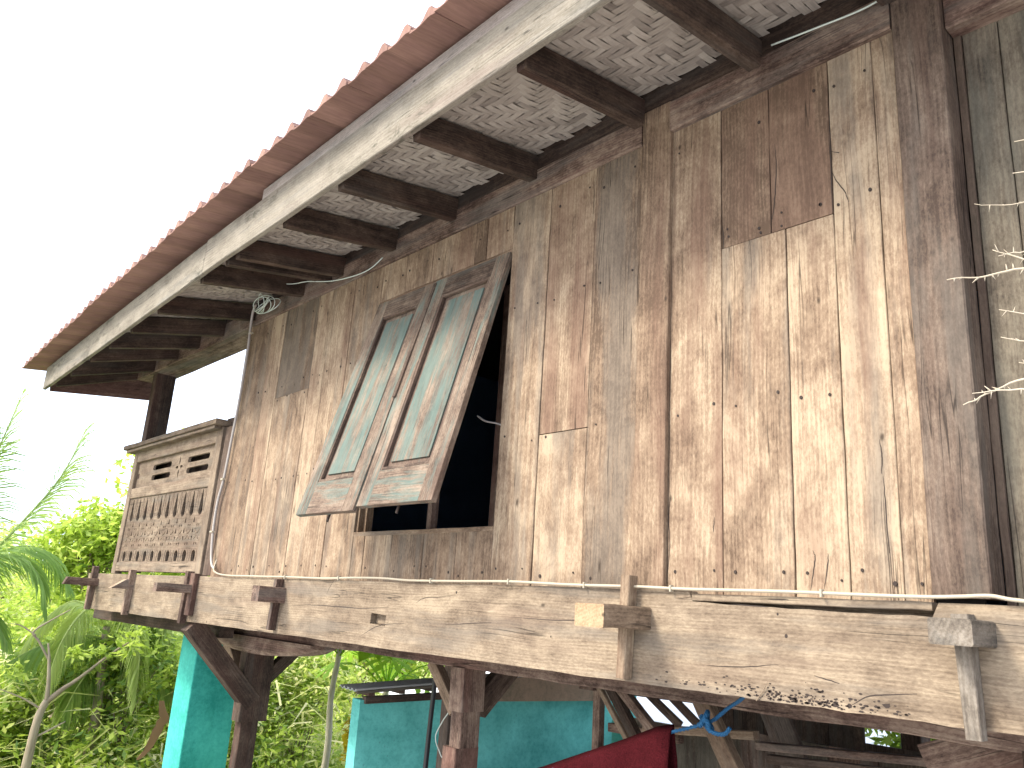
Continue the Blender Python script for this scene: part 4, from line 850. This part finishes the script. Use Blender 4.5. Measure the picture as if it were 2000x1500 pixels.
# bearings: 180 = straight along -X; 165 a little toward +Y
x, y = place(164.5, 15.5)
tree('broadleaf_tree', 'bright green bushy tree rising just left of the carved veranda panel', 'tree', x, y, mkblobs(x, y + .1, 2.15, .85, 10) + mkblobs(x, y + .3, 1.2, .8, 5), 7500, .15, [M['leaf_bright'], M['leaf_mid'], M['leaf_mid']], .08)
x, y = place(160.2, 15.0)
tree('broadleaf_tree', 'tall light green tree seen through the gap above the carved panel', 'tree', x, y, mkblobs(x, y, 3.35, 1.15, 9, .7) + mkblobs(x, y, 1.6, 1.2, 6), 7500, .15, [M['leaf_bright'], M['leaf_mid']], .08)
spec = [  # bearing, distance, crown height above eye level, radius, leaves, size, materials, label
 (176.5, 22, -.9, 1.7, 4200, .17, ['leaf_yellow', 'leaf_mid'], 'yellowish scrubby tree low at the far left edge'),
 (171.0, 24, -.6, 1.8, 4500, .18, ['leaf_bright', 'leaf_yellow'], 'yellow green tree on the slope behind the palm'),
 (166.5, 20, -.9, 1.5, 4500, .16, ['leaf_mid', 'leaf_bright'], 'round mid green tree below the veranda corner'),
 (164.0, 13.0, -1.25, .75, 4300, .12, ['leaf_dark', 'leaf_mid'], 'dark glossy leaved bush left of the turquoise pillar'),
 (160.8, 12.6, -.9, .8, 4800, .13, ['leaf_mid', 'leaf_bright', 'leaf_dark'], 'mid green bush right against the turquoise pillar'),
 (158.5, 14.5, -1.35, 1.0, 4200, .13, ['leaf_mid', 'leaf_dark'], 'shaded bush low behind the turquoise pillar'),
 (170.0, 13.5, -2.0, .9, 4200, .13, ['leaf_bright', 'leaf_mid'], 'low bright bush behind the bare branching tree'),
 (167.0, 14.0, -1.7, .8, 4000, .12, ['leaf_mid', 'leaf_dark', 'leaf_yellow'], 'small bush with bluish green leaves at the foot of the slope'),
 (175.0, 14.5, -2.0, 1.0, 4000, .14, ['leaf_yellow', 'leaf_bright'], 'low yellow green bush in the bottom left corner'),
 (153.0, 15.5, -.7, 1.2, 5000, .15, ['leaf_bright', 'leaf_mid'], 'bright tree framed between the two braced stilts'),
 (150.5, 13.5, -1.3, .9, 4500, .13, ['leaf_mid', 'leaf_yellow'], 'mixed green bush behind the first papaya trunk'),
 (155.5, 13.0, -1.5, .9, 4500, .13, ['leaf_mid', 'leaf_bright'], 'leafy bush right of the first braced stilt'),
 (148.0, 18, -.5, 1.7, 4500, .17, ['leaf_bright', 'leaf_yellow'], 'pale green tree on the slope behind the hut roof'),
 (144.0, 19, -.3, 1.8, 3500, .18, ['leaf_bright', 'leaf_mid'], 'pale tree glimpsed over the hut gable'),
 (161.5, 27, .3, 2.2, 3800, .22, ['leaf_bright', 'leaf_yellow'], 'far bright tree up the slope behind the veranda'),
 (168.5, 31, .3, 2.0, 3400, .24, ['leaf_yellow', 'leaf_bright'], 'far yellowish tree on the hillside'),
 (174.5, 33, .1, 2.2, 3200, .25, ['leaf_bright', 'leaf_yellow'], 'far pale tree on the ridge behind the palm fronds'),
 (155.5, 25, -.2, 2.4, 3800, .22, ['leaf_bright', 'leaf_mid'], 'far tree seen beyond the papaya'),
 (112.0, 7.0, -.68, .55, 1800, .12, ['leaf_bright', 'leaf_mid'], 'shrub seen through the gap right under the sill beam')]
for (bd, ds, dz, R, n, sz, ms, lab) in spec:
    x, y = place(bd, ds); cz = 1.6 + dz
    gz = hgt(x, y); bl_ = mkblobs(x, y, cz, R, 9, .8)
    if ds < 21 and cz - gz > R: bl_ += mkblobs(x, y, (cz + gz) / 2, R * .8, 5, .9)
    if ds < 21: bl_ += mkblobs(x, y, gz + .3, R * .75, 4, .5); n = int(n * 1.25)
    tree('broadleaf_tree' if R > 1.1 else 'bush', lab, 'tree' if R > 1.1 else 'bush', x, y, bl_, n, sz, [M[q] for q in ms], .06 if R > 1.1 else .03, group='trees and bushes on the slope')
# uncountable scrub over the hillside
N = 90000; bb = np.radians(rng.uniform(138, 184, N)); dd = rng.uniform(0, 1, N) ** .75 * 32 + 9.5
cl = rng.integers(0, 2600, N); cb_ = np.radians(rng.uniform(138, 184, 2600)); cd_ = rng.uniform(0, 1, 2600) ** .7 * 32 + 9.6; ct = rng.normal(0, .2, 2600); ch_ = rng.uniform(.2, 1.0, 2600)
X_ = np.cos(cb_[cl]) * cd_[cl] + rng.normal(0, .28, N); Y_ = -2.7 + np.sin(cb_[cl]) * cd_[cl] + rng.normal(0, .28, N)
keep = ~((X_ > -10.4) & (Y_ > -.5)); Z_ = np.array([hgt(a, b_) for a, b_ in zip(X_, Y_)]) + np.abs(rng.normal(0, .42, N)) * ch_[cl]
pts = np.stack([X_, Y_, Z_], 1)[keep]
tag(leafcloud('undergrowth', pts, .17, [M['leaf_bright'], M['leaf_yellow'], M['leaf_mid']], None, .4, ct[cl][keep]), kind='stuff')
N = 80000; nc = 420; cb_ = np.radians(rng.uniform(141, 179, nc)); cd_ = rng.uniform(11.2, 21, nc); chh = rng.uniform(.3, 2.0, nc); ct = rng.normal(0, .22, nc); cl = rng.integers(0, nc, N)
X_ = np.cos(cb_[cl]) * cd_[cl] + rng.normal(0, .22, N); Y_ = -2.7 + np.sin(cb_[cl]) * cd_[cl] + rng.normal(0, .22, N)
keep = ~((X_ > -10.0) & (Y_ > -.5) & (Y_ < 3.4)); Z_ = np.array([hgt(a, b_) for a, b_ in zip(X_, Y_)]) + rng.uniform(0, 1, N) ** 1.3 * chh[cl]
tag(leafcloud('tall_undergrowth', np.stack([X_, Y_, Z_], 1)[keep], .12, [M['leaf_bright'], M['leaf_mid'], M['leaf_yellow'], M['leaf_dark']], None, .36, ct[cl][keep]), kind='stuff')
# dry grass and vines: long thin straws
mb = MB()
for k in range(3200):
    bd = random.uniform(141, 180); ds = random.uniform(11.5, 24); x, y = place(bd, ds)
    if x > -10.4: continue
    z = hgt(x, y) + random.uniform(0, 1.9); a = random.uniform(0, 6.28); L = random.uniform(.4, 1.3); p = Vector((x, y, z)); d = Vector((math.cos(a), math.sin(a), random.uniform(-.2, 1.2))).normalized()
    w_ = .006 + .0006 * ds; q1 = p + d * L * .5; q2 = p + d * L + Vector((0, 0, -L * .4)); s = d.cross(Vector((0, 0, 1))).normalized() * w_ + Vector((0, 0, w_ * .5))
    mb.add([p - s, p + s, q1 + s, q1 - s, q2], [(0, 1, 2, 3), (3, 2, 4)], [p] * 5, rr(.7, .5, .5, .25))
tag(mb.build('dry_grass', M['leaf_yellow'], None), kind='stuff')

# --- palms
def frond(pts, L, parent, n=72, mat='leaf_palm', droop=.55, wd=.030, tone=.5):
    pp = smooth_path(pts, 12); mb = MB(); m_ = len(pp); tube(mb, pp, [.022 * (1.05 - i / m_) + .003 for i in range(m_)], 5, (tone + .25, .5, .5))
    for k in range(n):
        t_ = .10 + .89 * k / n; f = t_ * (m_ - 1); i = min(int(f), m_ - 2); p = pp[i].lerp(pp[i + 1], f - i); d = (pp[i + 1] - pp[i]).normalized()
        sd_ = d.cross(Vector((0, 0, 1))); sd_ = sd_.normalized() if sd_.length > .05 else Vector((0, 1, 0)); upv = sd_.cross(d)
        for s in (-1, 1):
            ll = L * (math.sin(math.pi * min(1, .16 + .84 * t_)) ** .6 * .9 + .12) * random.uniform(.85, 1.1); dv = (sd_ * s * (1 - .35 * t_) + d * (.45 + .8 * t_) + upv * random.uniform(-.1, .25)).normalized()
            q = p.copy(); vs = []; w_ = wd * random.uniform(.8, 1.1)
            for j in range(4):
                u = j / 3; side = dv.cross(Vector((0, 0, 1))).normalized() * 0 + d.normalized() * .6 + Vector((0, 0, .5)); side = (side - dv * side.dot(dv)).normalized()
                ww = w_ * (1 - u) ** .6 * (.5 + .5 * min(1, u * 4)) * .5; vs += [q - side * ww, q + side * ww]; dv = (dv + Vector((0, 0, -droop * (.5 + u)))).normalized() if droop else dv; q = q + dv * ll / 3
            mb.add(vs, [(0, 1, 3, 2), (2, 3, 5, 4), (4, 5, 7, 6)], vs, rr(tone, .5, .5, .15))
    return mb.build('frond', M[mat], parent)
def palm(base, crown, fr, label, r=.12):
    t0 = thing('palm_tree', label, 'palm', base, 'coconut palms on the slope'); mb = MB(); b = Vector(base); c = Vector(crown)
    pp = smooth_path([b, b.lerp(c, .5) + Vector((.12, .05, 0)), c], 10); tube(mb, pp, [r * (1.2 - .45 * i / len(pp)) + (.006 if i % 2 else 0) for i in range(len(pp))], 9); mb.build('trunk', M['bark'], t0, True)
    for f in fr: frond(f[0], f[1], t0, tone=f[2] if len(f) > 2 else .5, droop=f[3] if len(f) > 3 else .5)
pc = (-12.15, -1.05, 1.25)
palm((-12.2, -1.1, hgt(-12.2, -1.1) - .1), pc, [
 ([pc, (-11.9, -.62, 1.75), (-11.78, -.2, 2.45), (-11.68, .02, 2.95), (-11.66, .17, 3.55)], .95, .55, .42),
 ([pc, (-12.0, -.95, 2.1), (-11.9, -.75, 3.0), (-11.85, -.60, 3.95)], .85, .6, .35),
 ([pc, (-12.0, -1.0, 2.0), (-11.9, -.98, 3.0), (-11.88, -.92, 3.75)], .85, .45, .4),
 ([pc, (-11.9, -.75, 1.65), (-11.75, -.35, 1.85), (-11.6, -.05, 1.65), (-11.55, .12, 1.2)], .6, .45, .45),
 ([pc, (-11.8, -.8, 1.3), (-11.6, -.5, 1.2), (-11.45, -.25, .85)], .6, .5, .45),
 ([pc, (-12.1, -1.5, 1.8), (-12.1, -2.1, 2.0), (-12.0, -2.6, 1.6)], .8), ([pc, (-12.7, -1.3, 1.9), (-13.4, -1.5, 2.2), (-14, -1.6, 1.8)], .8), ([pc, (-12.4, -.5, 1.8), (-12.7, .1, 2.0), (-12.9, .7, 1.5)], .8, .4, .6),
 ([pc, (-11.9, -1.2, 1.9), (-11.6, -1.4, 2.3), (-11.4, -1.6, 2.4)], .7)], 'coconut palm at the left edge with upright and arching fronds')
pc2 = (-12.3, 1.25, .55)
palm((-12.4, 1.3, hgt(-12.4, 1.3) - .1), pc2, [
 ([pc2, (-12.0, 1.0, .86), (-11.85, .62, .92), (-11.8, .2, .80), (-11.8, -.12, .60)], .62, .5, 1.1),
 ([pc2, (-12.0, 1.3, 1.0), (-11.8, 1.35, 1.25), (-11.6, 1.4, 1.2)], .6, .6, .8), ([pc2, (-12.3, 1.6, .9), (-12.2, 2.0, 1.0), (-12.1, 2.4, .7)], .6, .7, .8),
 ([pc2, (-11.9, 1.5, .6), (-11.6, 1.7, .5), (-11.4, 1.8, .2)], .6, .75, .8), ([pc2, (-12.8, 1.2, .9), (-13.2, 1.1, 1.0), (-13.6, 1.0, .7)], .6), ([pc2, (-12.1, .95, .5), (-11.9, .75, .3), (-11.8, .6, -.05)], .6, .6, .9)],
 'small palm with a drooping comb like frond below the veranda corner', .08)
pc3 = (-15.2, 3.3, .9)
palm((-15.3, 3.4, hgt(-15.3, 3.4) - .1), pc3, [([pc3, tuple(Vector(pc3) + Vector((math.cos(a) * .8, math.sin(a) * .8, .55))), tuple(Vector(pc3) + Vector((math.cos(a) * 1.6, math.sin(a) * 1.6, .35)))], .6, .65, .7) for a in (0, .9, 1.8, 2.7, 3.6, 4.5, 5.4)],
 'young palm with yellowing fronds in the thicket behind the stilts', .07)
pc4 = (-11.95, .98, 1.05)
palm((-12.1, 1.0, hgt(-12.1, 1.0) - .1), pc4, [([pc4, tuple(Vector(pc4) + Vector((math.cos(a) * .45, math.sin(a) * .45, .32 * k))), tuple(Vector(pc4) + Vector((math.cos(a) * .85, math.sin(a) * .85, .1 * k - .25))), tuple(Vector(pc4) + Vector((math.cos(a) * 1.0, math.sin(a) * 1.0, -.9)))], .55, .92, .9) for a, k in ((.2, .8), (1.2, 1), (2.2, .7), (3.3, 1), (4.4, .9), (5.4, .7))],
 'low palm with hanging yellowed fronds just left of the turquoise pillar', .06)
# --- bare branching tree, bottom left
bt = thing('branching_tree', 'slim bare branching tree with pale brown bark at the lower left', 'tree', (-10.70, .0, hgt(-10.7, 0) - .05))
def branch(pts, r0, r1, par, mat='bark', name='limb'):
    mb = MB(); pp = smooth_path(pts, 6); n = len(pp); tube(mb, pp, [r0 + (r1 - r0) * i / (n - 1) + random.uniform(0, .003) for i in range(n)], 7, rr(.6)); return mb.build(name, M[mat], par, True)
branch([(-10.70, 0.0, hgt(-10.7, 0) - .05), (-10.66, .02, -.4), (-10.655, .04, .10), (-10.64, .09, .30)], .055, .036, bt, name='trunk')
branch([(-10.64, .09, .28), (-10.60, .22, .42), (-10.57, .34, .52), (-10.5, .62, .80), (-10.45, .8, .95)], .030, .006, bt)
branch([(-10.64, .09, .28), (-10.65, .07, .5), (-10.66, .03, .74), (-10.7, .0, .9)], .026, .008, bt)
branch([(-10.66, .05, .7), (-10.7, -.1, .92), (-10.72, -.17, 1.02), (-10.68, 0, 1.17), (-10.62, .14, 1.28)], .014, .004, bt)
branch([(-10.7, -.14, .98), (-10.74, -.3, 1.08), (-10.76, -.42, 1.1)], .009, .003, bt)
branch([(-10.66, .03, -.1), (-10.6, .18, .0), (-10.55, .3, .08)], .014, .004, bt); branch([(-10.64, .06, .2), (-10.7, -.15, .32), (-10.75, -.4, .42)], .012, .003, bt)
p, bi = blobpts([((-10.45, .85, 1.0), .22), ((-10.6, .45, .85), .18), ((-10.8, -.3, .6), .15)], 260, .1); leafcloud('crown', p, .11, [M['leaf_mid'], M['leaf_bright']], bt, .4, bi)
# --- papayas
def papaya_leaf(mb, c, R, nrm, tone):
    nrm = Vector(nrm).normalized(); a = nrm.orthogonal().normalized(); b_ = nrm.cross(a); rot = random.uniform(0, 6.28); vs = [Vector(c)]; fs = []
    k = 9
    for i in range(k):
        an = rot + 2 * math.pi * i / k * .92; ln = R * (.75 + .35 * math.cos((i - k / 2) / k * 3)) * random.uniform(.85, 1.1)
        for (da, fr_) in ((-.30, .30), (-.17, .62), (-.24, .72), (0, 1.0), (.22, .74), (.16, .60), (.30, .30)):
            q = Vector(c) + (a * math.cos(an + da) + b_ * math.sin(an + da)) * ln * fr_ - nrm * (fr_ ** 2 * ln * .25); vs.append(q)
        o = 1 + i * 7; fs += [(0, o, o + 1, o + 5, o + 6), (o + 1, o + 2, o + 3, o + 4, o + 5)]
    mb.add(vs, fs, vs, rr(tone, .5, .5, .12))
def papaya(x, y, ztop, label, n=14, r=.05, pl=.75):
    z = hgt(x, y) - .1; t0 = thing('papaya_tree', label, 'papaya tree', (x, y, z)); mb = MB(); pp = [Vector((x + .04 * math.sin(k * .6) * (k / 24), y, z + (ztop - z) * k / 24)) for k in range(25)]
    tube(mb, pp, [r * (1.15 - .5 * k / 24) + (.004 if k % 2 else 0) for k in range(25)], 9, rr(.55)); mb.build('trunk', M['palebark'], t0, True); top = pp[-1]
    for k in range(n):
        a = 2.4 * k; el = .25 + .9 * (k / n); L = pl * random.uniform(.8, 1.15); d = Vector((math.cos(a) * math.cos(el), math.sin(a) * math.cos(el), math.sin(el))); e = top + d * L + Vector((0, 0, -.10 * L))
        mb = MB(); P_ = smooth_path([top - Vector((0, 0, .12 * (1 - k / n))), top + d * L * .5 + Vector((0, 0, .03)), e], 4); tube(mb, P_, [.011 - .007 * i / len(P_) for i in range(len(P_))], 5); mb.build('leaf_stalk', M['leaf_papaya'], t0, True)
        mb = MB(); papaya_leaf(mb, e, .30 * random.uniform(.8, 1.15), (d.x * .5, d.y * .5, .9), .45); mb.build('leaf', M['leaf_papaya'], t0)
papaya(-8.56, 2.48, 1.08, 'papaya tree with a tall grey ringed trunk beside the hut roof', 13, .042, .7)
papaya(-9.10, 3.55, .62, 'young papaya tree with spreading leaf stalks behind the hut roof', 15, .05, .8)
papaya(-12.9, 3.6, 1.0, 'papaya tree farther back between the stilts', 12, .05, .8)
# --- yellow croton by the hut
cr = thing('yellow_croton', 'shrub with bright yellow leaves beside the corner of the turquoise shed wall', 'shrub', (-7.62, 2.15, hgt(-7.62, 2.15) - .1))
mb = MB(); tube(mb, [(-7.62, 2.15, hgt(-7.62, 2.15) - .1), (-7.60, 2.17, .0), (-7.57, 2.2, .45)], [.02, .015, .006], 6); mb.build('stem', M['bark'], cr, True)
p, bi = blobpts([((-7.56, 2.2, .26), .12), ((-7.58, 2.24, .42), .09), ((-7.6, 2.2, .10), .10)], 330, .07); leafcloud('crown', p, .11, [M['leaf_croton']], cr, .35, bi)
# --- dead curled banana leaf by the pillar
mb = MB(); vs, fs = [], []; P_ = smooth_path([(-9.42, .90, .42), (-9.40, .96, .25), (-9.44, .90, .06), (-9.52, .78, -.16)], 6)
for i, q in enumerate(P_):
    f = i / (len(P_) - 1); wv_ = random.uniform(.7, 1.15) * .048 * math.sin(math.pi * min(1, .08 + f * .92)) ** .7 + .004
    for s in (-1, 0, 1): vs.append(q + Vector((s * wv_ * .5, s * wv_, -.05 * abs(s) * math.sin(f * 9))))
for i in range(len(P_) - 1):
    for k in (0, 1): fs.append((i * 3 + k, i * 3 + k + 1, i * 3 + k + 4, i * 3 + k + 3))
mb.add(vs, fs, vs, (.5, .5, .5)); o = mb.build('dead_leaf', M['leaf_dead'], None); tag(o, 'withered brown leaf hanging left of the turquoise pillar', 'leaf'); so = o.modifiers.new('s', 'SOLIDIFY'); so.thickness = .003
